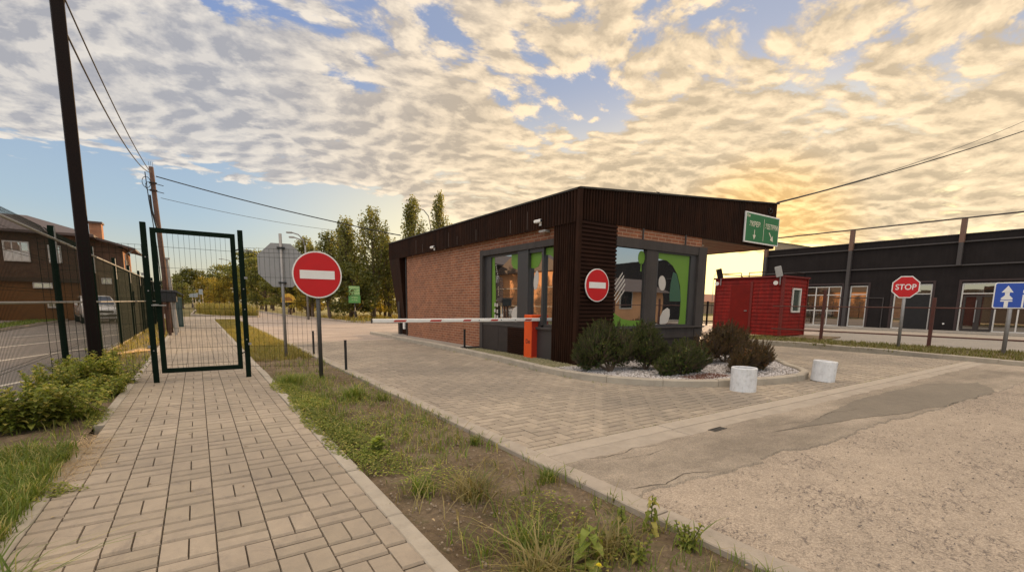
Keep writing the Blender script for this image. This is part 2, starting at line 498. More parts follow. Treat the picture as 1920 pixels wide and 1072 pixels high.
# paving: every block a bevelled piece of one sheet
def clip(poly, a, b, c):
    out = []
    for i in range(len(poly)):
        p, q = poly[i], poly[(i+1) % len(poly)]
        dp, dq = a*p[0]+b*p[1]-c, a*q[0]+b*q[1]-c
        if dp <= 0: out.append(p)
        if dp*dq < 0:
            t = dp/(dp-dq); out.append((p[0]+(q[0]-p[0])*t, p[1]+(q[1]-p[1])*t))
    return out
def clip_rect(poly, X0, X1, Y0, Y1):
    for a, b, c in ((-1, 0, -X0), (1, 0, X1), (0, -1, -Y0), (0, 1, Y1)):
        if len(poly) < 3: return []
        poly = clip(poly, a, b, c)
    return poly
def block(mb, poly, z, gap=.0045, bev=.008, drop=.016):
    n = len(poly)
    if n < 3: return
    cx = sum(p[0] for p in poly)/n; cy = sum(p[1] for p in poly)/n
    xs = [p[0] for p in poly]; ys = [p[1] for p in poly]
    w, h = max(xs)-min(xs), max(ys)-min(ys)
    if w < .02 or h < .02: return
    dz = random.gauss(0, .0012); tx, ty = random.gauss(0, .004), random.gauss(0, .004)
    def sh(p, g):
        fx = max(0, 1-2*g*.40/w); fy = max(0, 1-2*g*1.7/h)
        return cx+(p[0]-cx)*fx, cy+(p[1]-cy)*fy
    low = [sh(p, gap) for p in poly]; top = [sh(p, gap+bev) for p in poly]
    zt = lambda x, y: z+dz+(x-cx)*tx+(y-cy)*ty
    mb.add([(x, y, z-drop-.004) for x, y in low]+[(x, y, zt(x, y)) for x, y in top],
           [tuple(range(n, 2*n))]+[(i, (i+1) % n, n+(i+1) % n, n+i) for i in range(n)])

# footpath, basket weave: columns along y
mb = MB()
W = .27; Y0, Y1 = -4., 42.6
for c in range(-3, 3):
    x0 = .01+c*W
    j = 0; y = 2.95-W*26
    while y < Y1:
        if y+W > Y0:
            if (j+c) % 2:
                for k in (0, 1): block(mb, [(x0+k*W/2, y), (x0+(k+1)*W/2, y), (x0+(k+1)*W/2, y+W), (x0+k*W/2, y+W)], 0)
            else:
                for k in (0, 1): block(mb, [(x0, y+k*W/2), (x0+W, y+k*W/2), (x0+W, y+(k+1)*W/2), (x0, y+(k+1)*W/2)], 0)
        y += W; j += 1
y = Y0
while y < Y1:      # a row of headers along the left edge
    block(mb, [(-.94, y), (-.80, y), (-.80, y+W*.72), (-.94, y+W*.72)], 0); y += W*.72
y = Y0
while y < Y1:
    block(mb, [(.82, y), (.95, y), (.95, y+W), (.82, y+W)], 0); y += W
struct(mb, 'footpath', pav_path)
def flat_kerb(name, x0, x1, ya, yb, step, z, mat, skip=None):
    mb = MB(); y = ya
    while y < yb-.01:
        L = min(step, yb-y)
        if not (skip and skip(y)):
            dz = random.gauss(0, .004); dx = random.gauss(0, .004)
            mb.box(x0+dx, x1+dx, y+.004, y+L-.004, -.2, z+dz, .008)
        y += L
    struct(mb, name, mat)
flat_kerb('footpath_kerb_left', -1.05, -.945, -4, 42.6, .98, .0, concrete, lambda y: 5.0 < y < 5.9)
sheet('broken_kerb_bed', [(-1.06, 4.9), (-.935, 4.75), (-.935, 6.3), (-1.06, 6.4)], -.016, soil)
flat_kerb('footpath_kerb_right', .955, 1.07, -4, 42.6, .98, .0, concrete)
flat_kerb('driveway_kerb', 2.44, 2.62, -4, 39.7, .98, .012, conc_slab)
sheet('footpath_bedding', [(-.95, -4), (1.0, -4), (1.0, 42.6), (-.95, 42.6)], -.014, joint)
sheet('cross_pavement', [(-3.0, 42.6), (8.9, 42.6), (8.9, 49), (-3.0, 49)], -.004, conc_pale)

# driveway, herringbone
mb = MB()
X0, X1, YA, YB = 2.62, 18.02, 3.46, 17.5
b = .135
def in_island(p):
    cx = sum(q[0] for q in p)/len(p); cy = sum(q[1] for q in p)/len(p)
    return (cx > 6.35 and cy > 9.5 and cx < 11.5) or (6.9 < cx < 11.0 and 6.2 < cy < 9.5)
N = 140
for i in range(-10, N):
    for j in range(-10, N):
        # unit cells on a b grid: horizontal block starts where (i-j)%4==0, vertical where (i-j)%4==3
        k = (i-j) % 4
        x, y = X0+i*b-.05, YA+j*b-.04
        if k == 0: P = [(x, y), (x+2*b, y), (x+2*b, y+b), (x, y+b)]
        elif k == 3: P = [(x, y), (x+b, y), (x+b, y+2*b), (x, y+2*b)]
        else: continue
        if P[1][0] < X0 or P[0][0] > X1 or P[2][1] < YA or P[0][1] > YB or in_island(P): continue
        P = clip_rect(P, X0, X1, YA, YB)
        if len(P) > 2: block(mb, P, 0, .004, .006, .014)
struct(mb, 'driveway_paving', pav_drive)
sheet('driveway_bedding', [(2.6, 3.44), (18.1, 3.44), (18.1, 17.6), (2.6, 17.6)], -.013, joint)
sheet('forecourt', [(2.6, 17.5), (60, 17.5), (60, 24), (40, 27), (30, 29.5), (22, 30.5), (14, 31.5), (11, 32.5), (9.6, 35), (8.6, 40), (7.6, 47), (7.2, 60), (7.2, 100), (2.9, 100), (2.9, 49), (2.62, 39.7)], -.002, far_paving)
sheet('side_forecourt', [(18.3, 11.5), (60, 11.5), (60, 17.5), (18.3, 17.5)], -.006, far_paving)

# threshold beams between driveway and road, then the tar patch and the worn road
mb = MB(); x = 2.62
while x < 18.3:
    L = random.uniform(1.5, 2.4); mb.box(x+.006, min(18.4, x+L)-.006, 3.235, 3.45, -.2, .004+random.gauss(0, .002), .006); x += L
struct(mb, 'threshold_beam_rough', conc_pale)
mb = MB(); x = 2.62
while x < 18.3:
    L = random.uniform(1.2, 1.9); mb.box(x+.008, min(18.4, x+L)-.008, 2.96, 3.23, -.2, -.002+random.gauss(0, .002), .006); x += L
struct(mb, 'threshold_beam_smooth', conc_slab)
def ragged(xs, yf, amp, seed, sc=2.2):
    out = []
    for x in xs:
        out.append((x, yf(x)+amp*(mn.noise((x*sc, seed, 0))*1.0+.5*mn.noise((x*sc*3.1, seed+5, 0))+.3*mn.noise((x*sc*9, seed+9, 0))+.15*mn.noise((x*sc*25, seed+3, 0)))))
    return out
xs = [2.62+i*.04 for i in range(560)]
top = ragged(xs, lambda x: 2.99, .045, 1.3, 3)
low = ragged(xs, lambda x: 2.2-.16*min(1, max(0, (x-2.6)/3))-.25*min(1, max(0, (x-7)/5)), .11, 4.1, 1.2)
mb = MB()
n = len(xs)
# a thin layer with a broken lip over the old road; the lip is a small slope
vs = [(x, y, .003) for x, y in top]+[(x, y, .004) for x, y in low]+[(x, y-.012, -.012) for x, y in low]+[(x, y+.008, -.012) for x, y in top]
mb.add(vs, [(i, i+1, n+i+1, n+i) for i in range(n-1)]+[(n+i, n+i+1, 2*n+i+1, 2*n+i) for i in range(n-1)]+[(3*n+i, 3*n+i+1, i+1, i) for i in range(n-1)])
struct(mb, 'asphalt_patch', patch_asphalt)
# newer tar strip along part of the patch
xs2 = [5.2+i*.04 for i in range(190)]
a = ragged(xs2, lambda x: 2.86-.02*(x-6), .05, 7.7); c = ragged(xs2, lambda x: 2.12-.06*(x-6), .07, 9.9, 1.6)
def pinch(i, n):
    k = min(1, i/95, (n-1-i)/34); return k*k*(3-2*k)
n = len(xs2)
mid = [(a[i][1]+c[i][1])/2 for i in range(n)]
vs = [(a[i][0], mid[i]+(a[i][1]-mid[i])*pinch(i, n), .008) for i in range(n)]+[(c[i][0], mid[i]+(c[i][1]-mid[i])*pinch(i, n), .008) for i in range(n)]
mb = MB(); mb.add(vs, [(i, i+1, n+i+1, n+i) for i in range(n-1)])
struct(mb, 'tar_strip', asphalt_mat('tar_strip_asphalt', (.175, .15, .118), (.21, .18, .14), 0, .35))
sheet('road', [(2.6, -80), (80, -80), (80, 3.0), (2.6, 3.0)], -.012, rough_asphalt)

# soil strip between path and drive and left of the path
def soil_strip(name, x0, x1, y0, y1, z, amp, step=.035):
    nx = int((x1-x0)/step)+1; ny = int((y1-y0)/step)+1
    vs = []
    for j in range(ny):
        for i in range(nx):
            x = x0+(x1-x0)*i/(nx-1); y = y0+(y1-y0)*j/(ny-1)
            e = min(1, min(i, nx-1-i)/4)
            h = amp*(mn.fractal((x*1.5, y*1.5, 0), 1, 2, 4)*.8+mn.noise((x*14, y*14, 3))*.25+mn.noise((x*33, y*33, 8))*.14)
            vs.append((x, y, z+h*e))
    mb = MB(); mb.add(vs, [(j*nx+i, j*nx+i+1, (j+1)*nx+i+1, (j+1)*nx+i) for j in range(ny-1) for i in range(nx-1)])
    return struct(mb, name, soil, smooth=True)
soil_strip('soil_strip_right', 1.065, 2.45, .4, 15, -.035, .045)
soil_strip('soil_strip_left', -2.1, -1.045, 1.2, 15, -.03, .04)
sheet('verge_right_far', [(1.06, 15), (2.45, 15), (2.45, 42.6), (1.06, 42.6)], -.03, soil)
sheet('verge_left_far', [(-2.1, 15), (-1.04, 15), (-1.04, 42.6), (-2.1, 42.6)], -.03, soil)

# road beyond the green fence, lawn across it
sheet('side_road', [(-7.1, -30), (-2.1, -30), (-2.1, 130), (-7.1, 130)], -.02, road_asphalt)
flat_kerb('side_road_kerb', -2.14, -2.02, -3, 45, 1.4, .05, concrete)
flat_kerb('far_lawn_kerb', -7.25, -7.1, 5, 75, 1.5, .08, conc_pale)
sheet('far_lawn', [(-8.9, 5), (-7.25, 5), (-7.25, 75), (-8.9, 75)], .03, M('lawn', (.10, .15, .03), .95, .3, 5))
sheet('yard', [(-60, -30), (-8.9, -30), (-8.9, 90), (-60, 90)], .0, asphalt_mat('yard_asphalt', (.30, .26, .22), (.26, .23, .2)))
def stripe(name, p, q, w, z):
    p, q = Vector(p), Vector(q); d = (q-p).normalized(); nrm = Vector((-d.y, d.x))*w/2
    mb = MB(); mb.add([(*(p-nrm), z), (*(q-nrm), z), (*(q+nrm), z), (*(p+nrm), z)], [(0, 1, 2, 3)]); struct(mb, name, line_paint)
stripe('road_marking', (-5.6, 10.4), (-2.3, 18.9), .11, -.014)
stripe('road_marking', (-4.6, 6.0), (-2.3, 11.8), .11, -.014)
stripe('road_marking', (-3.7, 5.6), (-2.3, 9.1), .10, -.014)
stripe('road_marking', (-5.6, 17.0), (-2.3, 25.6), .11, -.014)
stripe('road_marking', (-5.6, 24.0), (-2.3, 32.0), .11, -.014)

# raised stone kerbs
def stone_kerb(name, pts, w, z, mat, step=1.0, gap=.008, closed=False, z0=-.25, bev=.02):
    """kerb stones laid along a polyline, inner side to the left of travel"""
    pts = [Vector(p) for p in pts]
    if closed: pts.append(pts[0])
    # resample
    seg = [0]
    for i in range(1, len(pts)): seg.append(seg[-1]+(pts[i]-pts[i-1]).length)
    def at(s):
        s = max(0, min(seg[-1], s))
        for i in range(1, len(pts)):
            if s <= seg[i]+1e-9:
                t = (s-seg[i-1])/max(1e-9, seg[i]-seg[i-1]); return pts[i-1].lerp(pts[i], t)
    mb = MB(); s = 0
    while s < seg[-1]-.05:
        L = min(step, seg[-1]-s)
        dz = random.gauss(0, .004); m = 4
        rows = []
        for k in range(m+1):
            q = s+gap/2+(L-gap)*k/m
            p = at(q); d = (at(min(seg[-1], q+.05))-at(max(0, q-.05))).normalized(); nn = Vector((-d.y, d.x))
            zz = z+dz
            prof = [(0, z0), (0, zz-bev), (bev, zz), (w-bev, zz), (w, zz-bev), (w, z0)]
            rows.append([(p.x+nn.x*o, p.y+nn.y*o, h) for o, h in prof])
        vs = [v for r in rows for v in r]; fs = []
        for k in range(m):
            for a in range(5): fs.append((k*6+a, k*6+a+1, (k+1)*6+a+1, (k+1)*6+a))
        fs += [tuple(range(6)), tuple(range(m*6, m*6+6))[::-1]]
        mb.add(vs, fs); s += L
    return struct(mb, name, mat)
def arc(c, r, a0, a1, n): return [(c[0]+r*math.cos(R(a0+(a1-a0)*i/n)), c[1]+r*math.sin(R(a0+(a1-a0)*i/n))) for i in range(n+1)]
isl = [(6.42, 20.9), (6.36, 16), (6.28, 12.3), (6.12, 9.6), (5.98, 8.2), (5.94, 7.2), (5.98, 6.5), (6.2, 5.85), (6.6, 5.3), (7.1, 4.85), (7.7, 4.55), (8.4, 4.32), (9.1, 4.18), (9.8, 4.16), (10.4, 4.32), (10.95, 4.68), (11.4, 5.15), (11.9, 5.5), (12.35, 5.9), (12.7, 6.5), (12.8, 7.2), (12.7, 9), (12.6, 20.9)]
stone_kerb('island_kerb', isl, .15, .13, concrete)
isl_in = [(x+.1, y) if x < 8 and y > 5 else (x-.1, y) if x > 11.5 and y > 6 else (x, y+.12) for x, y in isl]
sheet('gravel_bed', isl_in[:], .06, M('bed_soil', (.19, .165, .14), .95, .3, 8, bmp=.6, bscale=60))
mb = MB(); mb.prism([(6.53, 20.85), (6.42, 12.25), (7.2, 12.25), (7.2, 20.85)], .0, .105); struct(mb, 'gatehouse_apron', grey_road)
mb = MB(); mb.box(6.45, 7.1, 12.16, 12.24, .0, .135, .01); struct(mb, 'apron_edging', black_rubber)

# verge on the right with its kerb
vk = [(17.5, -12), (17.5, 1.5), (17.62, 2.6), (17.95, 3.8), (18.35, 5.0), (18.7, 6.5), (19.0, 7.8), (19.1, 8.6), (18.9, 9.6), (18.6, 10.6), (18.5, 11.3)]
stone_kerb('verge_kerb', vk[::-1], .16, .13, concrete, 1.25)
vp = [(x+.12, y) for x, y in vk]
mb = MB(); mb.prism(vp[::-1]+[(22.5, -12), (22.5, 9.0), (26, 9.6), (26, 11.3)][0:4], -.1, .07)
struct(mb, 'verge', soil)
sheet('access_road', [(22.5, -30), (38.2, -30), (38.2, 11.5), (22.5, 11.5)], .02, grey_road)
mb = MB(); mb.box(22.42, 22.5, -12, 9.0, -.1, .1, .01); struct(mb, 'verge_edging', conc_pale)
mb = MB(); mb.box(37.9, 41.2, -20, 22, -.1, .12, .02); struct(mb, 'shop_pavement', grey_road)
mb = MB(); mb.box(31.5, 37.9, -20, 14, -.1, .04, .02); struct(mb, 'shop_parking', conc_slab)

# ------------------------------------------------------------------ gatehouse
GX, GY = 7.07, 7.69
kh = thing('gatehouse', 'low brick gatehouse clad in dark brown fluted metal with a canopy over the drive', 'building', (9.3, 12, 0))
ZT = 3.88
def ztop(x): return ZT+max(0, (x-6.98))*.088        # parapet rises along the front
# brick walls
mb = MB(); mb.box(GX+.02, GX+.27, 12.05, 18.0, .05, 3.3); mb.box(GX+.02, GX+.27, 8.62, 12.05, 2.93, 3.3)
mb.build('brick_wall', brick_long, kh)
mb = MB(); mb.box(8.08, 11.42, GY+.02, GY+.25, 2.98, 3.4); mb.build('brick_wall', brick_short, kh)
mb = MB(); mb.box(11.30, 11.50, GY+.06, 19.0, .05, 3.4); mb.build('side_wall', panel_grey, kh)
mb = MB(); mb.box(GX+.02, 11.3, 18.9, 19.1, .05, 3.4); mb.build('rear_wall', panel_grey, kh)
# fascia: fluted sheets over a solid core
mb = MB()
core = [(6.99, 3.25), (15.12, 3.25), (15.12, ztop(15.12)-.03), (6.99, ztop(6.99)-.03)]
mb.slab(core, 'y', GY+.0, GY+.10)
mb.box(6.95, 7.05, GY+.1, 19.55, 3.23, 3.85)
mb.build('fascia_core', roof_dark, kh)
mb = MB(); corrug(mb, (6.975, GY-.0, 0), (1, 0, 0), (0, -1, 0), 8.16, .085, .03, lambda x: 3.25, lambda x: ztop(6.975+x)); mb.build('front_fascia', cladding, kh)
mb = MB(); corrug(mb, (6.95, GY, 0), (0, 1, 0), (-1, 0, 0), 11.9, .105, .03, lambda x: 3.21, lambda x: ZT-.0*x); mb.build('side_fascia', cladding, kh)
mb = MB(); mb.box(6.90, 6.99, GY-.05, GY+.03, 0, 3.9)
mb.build('corner_trim', cladding, kh)
# coping strips
mb = MB()
mb.add([(6.90, GY-.06, ztop(6.9)), (15.18, GY-.06, ztop(15.18)), (15.18, GY+.14, ztop(15.18)), (6.90, GY+.14, ztop(6.9)),
        (6.90, GY-.06, ztop(6.9)+.035), (15.18, GY-.06, ztop(15.18)+.035), (15.18, GY+.14, ztop(15.18)+.035), (6.90, GY+.14, ztop(6.9)+.035)],
       [(0, 1, 5, 4), (1, 2, 6, 5), (2, 3, 7, 6), (3, 0, 4, 7), (4, 5, 6, 7), (0, 3, 2, 1)])
mb.box(6.90, 7.05, GY+.14, 19.62, ZT, ZT+.035)
mb.build('coping', roof_dark, kh)
# roof slab, side of canopy
mb = MB(); mb.box(7.05, 11.5, GY+.12, 19.5, 3.42, 3.6)
mb.box(11.5, 15.12, GY+.12, 12.4, 3.34, 3.6); mb.build('roof', roof_dark, kh)
mb = MB(); mb.slab([(GY+.1, 3.25), (12.4, 3.25), (12.4, 3.9), (GY+.1, ztop(15.1))], 'x', 15.04, 15.12); mb.build('canopy_side', cladding, kh)
mb = MB(); mb.box(11.5, 15.03, 12.42, 12.5, 3.25, 3.95); mb.build('canopy_rear_fascia', cladding, kh)
mb = MB()
for i in range(24):
    y = GY+.12+i*.2
    if y < 12.3: mb.box(7.06, 15.03, y+.004, y+.196, 3.262+(i % 2)*.004, 3.29)
mb.build('soffit', soffit_m, kh)
mb = MB(); mb.box(7.05, 7.3, 12.4, 19.5, 3.26, 3.3); mb.build('soffit', roof_dark, kh)
# fluted corner panel on the long side and ribbed panel on the front
mb = MB(); corrug(mb, (6.985, GY, 0), (0, 1, 0), (-1, 0, 0), .90, .075, .03, lambda x: -.02, lambda x: 3.22); mb.build('fluted_corner_panel', cladding, kh)
mb = MB(); mb.box(6.99, 7.10, GY+.01, 8.55, -.02, 3.2); mb.box(7.1, 8.05, GY+.0, GY+.1, 0, 3.2); mb.build('corner_core', roof_dark, kh)
mb = MB(); ribs(mb, (7.0, GY-.005, 0), (1, 0, 0), (0, -1, 0), 1.10, .08, 3.24, .088, .035); mb.build('ribbed_corner_panel', clad_ribbed, kh)
# dark recess and raking end fin at the far end
mb = MB(); mb.box(7.06, 7.5, 18.0, 18.08, .05, 3.3); mb.box(7.3, 7.4, 18.08, 18.9, .1, 3.25)
mb.build('rear_recess', black_paint, kh)
mb = MB(); ribs(mb, (7.28, 18.1, 0), (0, 1, 0), (-1, 0, 0), .7, 2.75, 3.2, .07, .03); mb.build('vent_louvre', panel_grey, kh)
mb = MB()
vs = [(6.95, 18.45, 3.25), (6.95, 19.6, 3.88), (7.2, 19.15, .06), (7.2, 18.55, .06)]
pts = [(6.93, 18.5, 3.22), (6.93, 19.58, 3.22), (6.93, 19.25, .06), (6.93, 18.75, .06)]
mb.add([(6.93, 18.42, 3.23), (6.93, 19.58, 3.23), (7.22, 19.1, .06), (7.22, 18.5, .06),
        (7.5, 18.42, 3.23), (7.5, 19.58, 3.23), (7.6, 19.1, .06), (7.6, 18.5, .06)],
       [(0, 1, 2, 3), (4, 7, 6, 5), (0, 3, 7, 4), (1, 5, 6, 2), (0, 4, 5, 1), (3, 2, 6, 7)])
mb.build('end_fin', cladding, kh)
mb = MB(); mb.box(7.0, 7.06, 18.16, 18.32, .35, .62, .01); mb.build('socket_box', white_paint, kh)

# window helper: frames are a part, glass a sub-part, films sub-parts
def frame_rects(mb, rects, axis, a0, a1):
    for u0, u1, z0, z1 in rects:
        if axis == 'x': mb.box(a0, a1, u0, u1, z0, z1)
        else: mb.box(u0, u1, a0, a1, z0, z1)
def film(name, poly, axis, a, mat, parent, th=.002, sgn=-1):
    mb = MB(); mb.slab(poly, axis, a, a+sgn*th); return mb.build(name, mat, parent)
# long side window, y from 8.6 to 12.02, z .86 to 2.93
mb = MB()
ox = GX-.06
mb.box(ox, GX+.1, 11.90, 12.05, .10, 2.96)           # left outer jamb
mb.box(ox, GX+.1, 8.60, 11.90, 2.80, 2.95)           # head
wl = mb.build('window', frame_mid, kh)
mb = MB()
mb.box(GX+.03, GX+.12, 11.55, 11.90, .86, 2.80)
mb.box(GX-.02, GX+.12, 9.72, 10.14, .86, 2.80)
mb.box(GX-.03, GX+.12, 9.66, 9.72, .84, 2.80)
mb.box(GX-.0, GX+.12, 9.06, 9.13, .90, 2.80)
mb.box(GX-.0, GX+.12, 9.13, 9.66, 2.70, 2.80); mb.box(GX-.0, GX+.12, 9.13, 9.66, .86, .93)
mb.box(GX+.03, GX+.12, 8.60, 9.06, .86, .93)
mb.box(GX+.03, GX+.12, 10.14, 11.55, .86, .95); mb.box(GX+.03, GX+.12, 10.14, 11.55, 2.74, 2.80)
mb.build('sash_frame', frame_dark, wl)
mb = MB(); mb.box(GX-.08, GX+.04, 8.60, 9.62, .80, .86, .01); mb.box(GX-.04, GX+.04, 9.62, 11.9, .80, .86, .01); mb.build('sill', frame_mid, wl)
mb = MB(); mb.box(GX+.07, GX+.09, 8.6, 11.55, .9, 2.78); mb.build('glass', glass, wl)
gx = GX+.068
def ell(c, a, b, n=20, rot=0):
    cr, sr = math.cos(rot), math.sin(rot)
    return [(c[0]+a*math.cos(2*math.pi*i/n)*cr-b*math.sin(2*math.pi*i/n)*sr, c[1]+a*math.cos(2*math.pi*i/n)*sr+b*math.sin(2*math.pi*i/n)*cr) for i in range(n)]
film('green_film_strip', [(11.55, .95), (11.40, .95), (11.34, 1.6), (11.38, 2.2), (11.42, 2.74), (11.55, 2.74)], 'x', gx, green_decal, wl)
mb = MB()
for i in range(11):
    for j in range(17):
        y = 10.94+i*.036; z = 1.40+j*.045
        if ((y-11.14)/.2)**2+((z-1.78)/.4)**2 < 1: mb.slab([(y, z), (y+.02, z+.02), (y+.005, z+.038), (y-.012, z+.02)], 'x', gx-.002, gx-.004)
mb.build('dotted_film', dark_decal, wl)
film('green_film_blob', [(10.56, 2.74), (10.56, 2.5), (10.46, 2.38), (10.3, 2.34), (10.14, 2.36), (10.14, 2.74)], 'x', gx, green_decal, wl)
film('green_film_blob', [(9.66, 2.7), (9.66, 2.34), (9.52, 2.32), (9.36, 2.36), (9.26, 2.48), (9.22, 2.6), (9.25, 2.7)], 'x', gx, green_decal, wl)
film('white_film_leaf', [(10.50, .95), (10.53, 1.15), (10.45, 1.30), (10.3, 1.36), (10.14, 1.36), (10.14, .95)], 'x', gx, white_decal, wl)
film('white_film_oval', ell((9.44, 2.02), .10, .24, 18, .15), 'x', gx, white_decal, wl)
def wfilm(*b_):
    mb = MB(); mb.box(gx-.004, gx-.002, *b_); mb.build('white_film_patch', white_decal, wl)
for a, c in [(0, 0), (.12, .02), (0, .16), (.13, .18), (.01, .34), (.12, .35)]: wfilm(11.22+a, 11.22+a+.07, 1.0+c, 1.0+c+.1)
for k in range(6): wfilm(11.22+.02*k, 11.22+.02*k+.05, 2.2+.06*k, 2.2+.06*k+.02)
wfilm(10.95, 11.08, 1.06, 1.14)
film('green_film_corner', [(9.06, 2.78), (8.6, 2.78), (8.6, 2.35), (8.72, 2.5), (8.88, 2.6), (9.06, 2.62)], 'x', gx, green_decal, wl)
film('brown_film_oval', ell((8.68, 2.0), .12, .34, 18), 'x', gx, dark_decal, wl)
# panels under the long window
mb = MB(); mb.box(GX-.03, GX+.1, 11.05, 11.9, .10, .80); mb.box(GX-.027, GX+.1, 10.55, 11.045, .10, .80); mb.build('base_panel', panel_grey, kh)
mb = MB(); ribs(mb, (GX-.03, 9.62, 0), (0, 1, 0), (-1, 0, 0), .93, .05, .80, .05, .02); mb.build('ribbed_base_panel', clad_ribbed, kh)
mb = MB(); mb.box(GX-.02, GX+.1, 8.60, 9.62, .05, .80); mb.box(GX-.0, GX+.1, 9.62, 10.55, .02, .80); mb.build('base_panel', frame_dark, kh)
# front window: frame x 8.1..11.55, z .62..3.0
oy = GY-.05
mb = MB(); mb.box(11.20, 11.56, oy-.02, GY+.2, .60, 3.0); mb.box(8.08, 11.20, oy, GY+.2, 2.78, 2.995); mb.box(8.08, 11.20, oy, GY+.2, .60, .88); mb.box(9.16, 9.56, oy+.02, GY+.1, .88, 2.78)
wf = mb.build('window', frame_mid, kh)
mb = MB(); mb.box(10.94, 11.20, oy+.04, GY+.1, .88, 2.78); mb.box(9.56, 10.94, oy+.04, GY+.1, .88, .95); mb.box(9.56, 10.94, oy+.04, GY+.1, 2.74, 2.78); mb.box(8.08, 9.16, oy+.04, GY+.1, .88, .93); mb.box(9.56, 9.62, oy+.04, GY+.1, .95, 2.74)
mb.build('sash_frame', frame_dark, wf)
mb = MB(); mb.box(8.06, 11.58, oy-.07, oy-.022, .86, .9, .008); mb.build('sill', frame_mid, wf)
gy = GY+.03
mb = MB(); mb.box(8.1, 10.94, gy, gy+.02, .9, 2.77); mb.build('glass', glass, wf)
gy -= .002
film('green_film_tree', ell((9.03, 2.58), .12, .16)+[], 'y', gy, green_decal, wf)
film('green_film_trunk', [(9.02, 2.45), (9.04, 2.45), (9.05, 2.25), (9.01, 2.25)], 'y', gy, green_decal, wf)
mb = MB()
for k in range(8):
    d = k*.125
    # diagonal hatching clipped to an oval
    pts = []
    for s_ in range(41):
        x = 8.1+.42*s_/40; z = 1.30+d+(x-8.1)*1.15-.35
        if ((x-8.12)/.38)**2+((z-1.88)/.44)**2 < 1: pts.append((x, z))
    if len(pts) > 1:
        (xa, za), (xb, zb) = pts[0], pts[-1]
        mb.slab([(xa, za), (xb, zb), (xb, zb+.042), (xa, za+.042)], 'y', gy, gy-.002)
mb.build('hatched_film', white_decal, wf)
mb = MB(); mb.slab([(8.1, 1.34), (8.2, 1.22), (8.45, 1.1), (8.75, 1.06), (9.16, 1.06), (9.16, .93), (8.1, .93)], 'y', gy, gy-.002); mb.build('green_film_corner', green_decal, wf)
arcp = [(10.94-.02, .95), (10.94-.02, 2.74), (9.62, 2.74), (9.62, 2.62), (10.0, 2.58), (10.28, 2.45), (10.5, 2.22), (10.62, 1.9), (10.66, 1.5), (10.62, 1.1), (10.6, .95)]
mb = MB()
# split into convex-ish quads
inner = [(9.62, 2.60), (10.0, 2.57), (10.25, 2.45), (10.45, 2.25), (10.6, 1.95), (10.66, 1.6), (10.66, 1.2), (10.62, .95)]
outer = [(9.62, 2.74), (10.1, 2.74), (10.5, 2.74), (10.92, 2.74), (10.92, 2.2), (10.92, 1.7), (10.92, 1.25), (10.92, .95)]
for i in range(7): mb.slab([inner[i], inner[i+1], outer[i+1], outer[i]], 'y', gy, gy-.002)
mb.build('green_film_arch', green_decal, wf)
mb = MB()
inn2 = [(10.28, 2.3), (10.2, 2.0), (10.18, 1.7), (10.2, 1.55)]; ou2 = [(10.42, 2.26), (10.57, 1.95), (10.64, 1.7), (10.65, 1.55)]
for i in range(3): mb.slab([inn2[i], inn2[i+1], ou2[i+1], ou2[i]], 'y', gy, gy-.002)
mb.build('dark_green_film', dgreen_decal, wf)
film('white_film_oval', ell((9.86, 2.0), .14, .19, 18, .2), 'y', gy, white_decal, wf)
film('white_film_leaf', [(9.85, .97), (9.85, 1.14), (9.95, 1.30), (10.12, 1.38), (10.22, 1.34), (10.24, 1.18), (10.18, 1.02), (10.1, .97)], 'y', gy, white_decal, wf)
mb = MB(); mb.box(8.05, 11.52, GY-.02, GY+.1, .0, .60); mb.box(11.3, 11.53, GY-.035, GY+.1, .0, .60); mb.build('base_panel', panel_grey, kh)
for x in (8.95, 10.6):
    mb = MB(); mb.box(x, x+.03, oy-.01, oy+.02, 3.0, 3.25); mb.build('hanger', frame_dark, kh)
for y in (11.25, 13.25, 14.5, 17.35):
    mb = MB(); mb.cyl((7.16, y), .085, 3.232, 3.262, 16); mb.build('soffit_light', white_paint, kh)
mb = MB(); mb.cyl((12.7, 8.6), .09, 3.235, 3.262, 16); mb.build('soffit_light', white_paint, kh)
mb = MB(); mb.tube([(9.6, GY+.1, 3.9), (9.6, GY+.1, 4.2)], .008, 5); mb.tube([(9.54, GY+.1, 4.2), (9.66, GY+.1, 4.2)], .008, 5); mb.build('roof_aerial', galv_dark, kh)
mb = MB(); mb.tube([(14.55, GY-.04, 4.38), (14.65, GY-.04, 4.26), (14.78, GY-.04, 4.3)], .012, 5); mb.tube([(14.82, GY-.04, 4.42), (14.8, GY-.04, 4.3)], .012, 5)
mb.box(14.6, 14.66, GY-.08, GY-.03, 4.36, 4.42); mb.build('cable_bracket', black_paint, kh)
# long pale scratches left by rain on the cladding joints
for y in (9.55, 10.3, 12.1, 13.3, 13.9, 16.0, 16.6):
    mb = MB(); mb.box(6.912, 6.918, y, y+.012, 3.25, 3.25+random.uniform(.25, .58)); mb.build('sheet_joint', M('joint_trim', (.10, .07, .055), .5, .2, 6), kh)

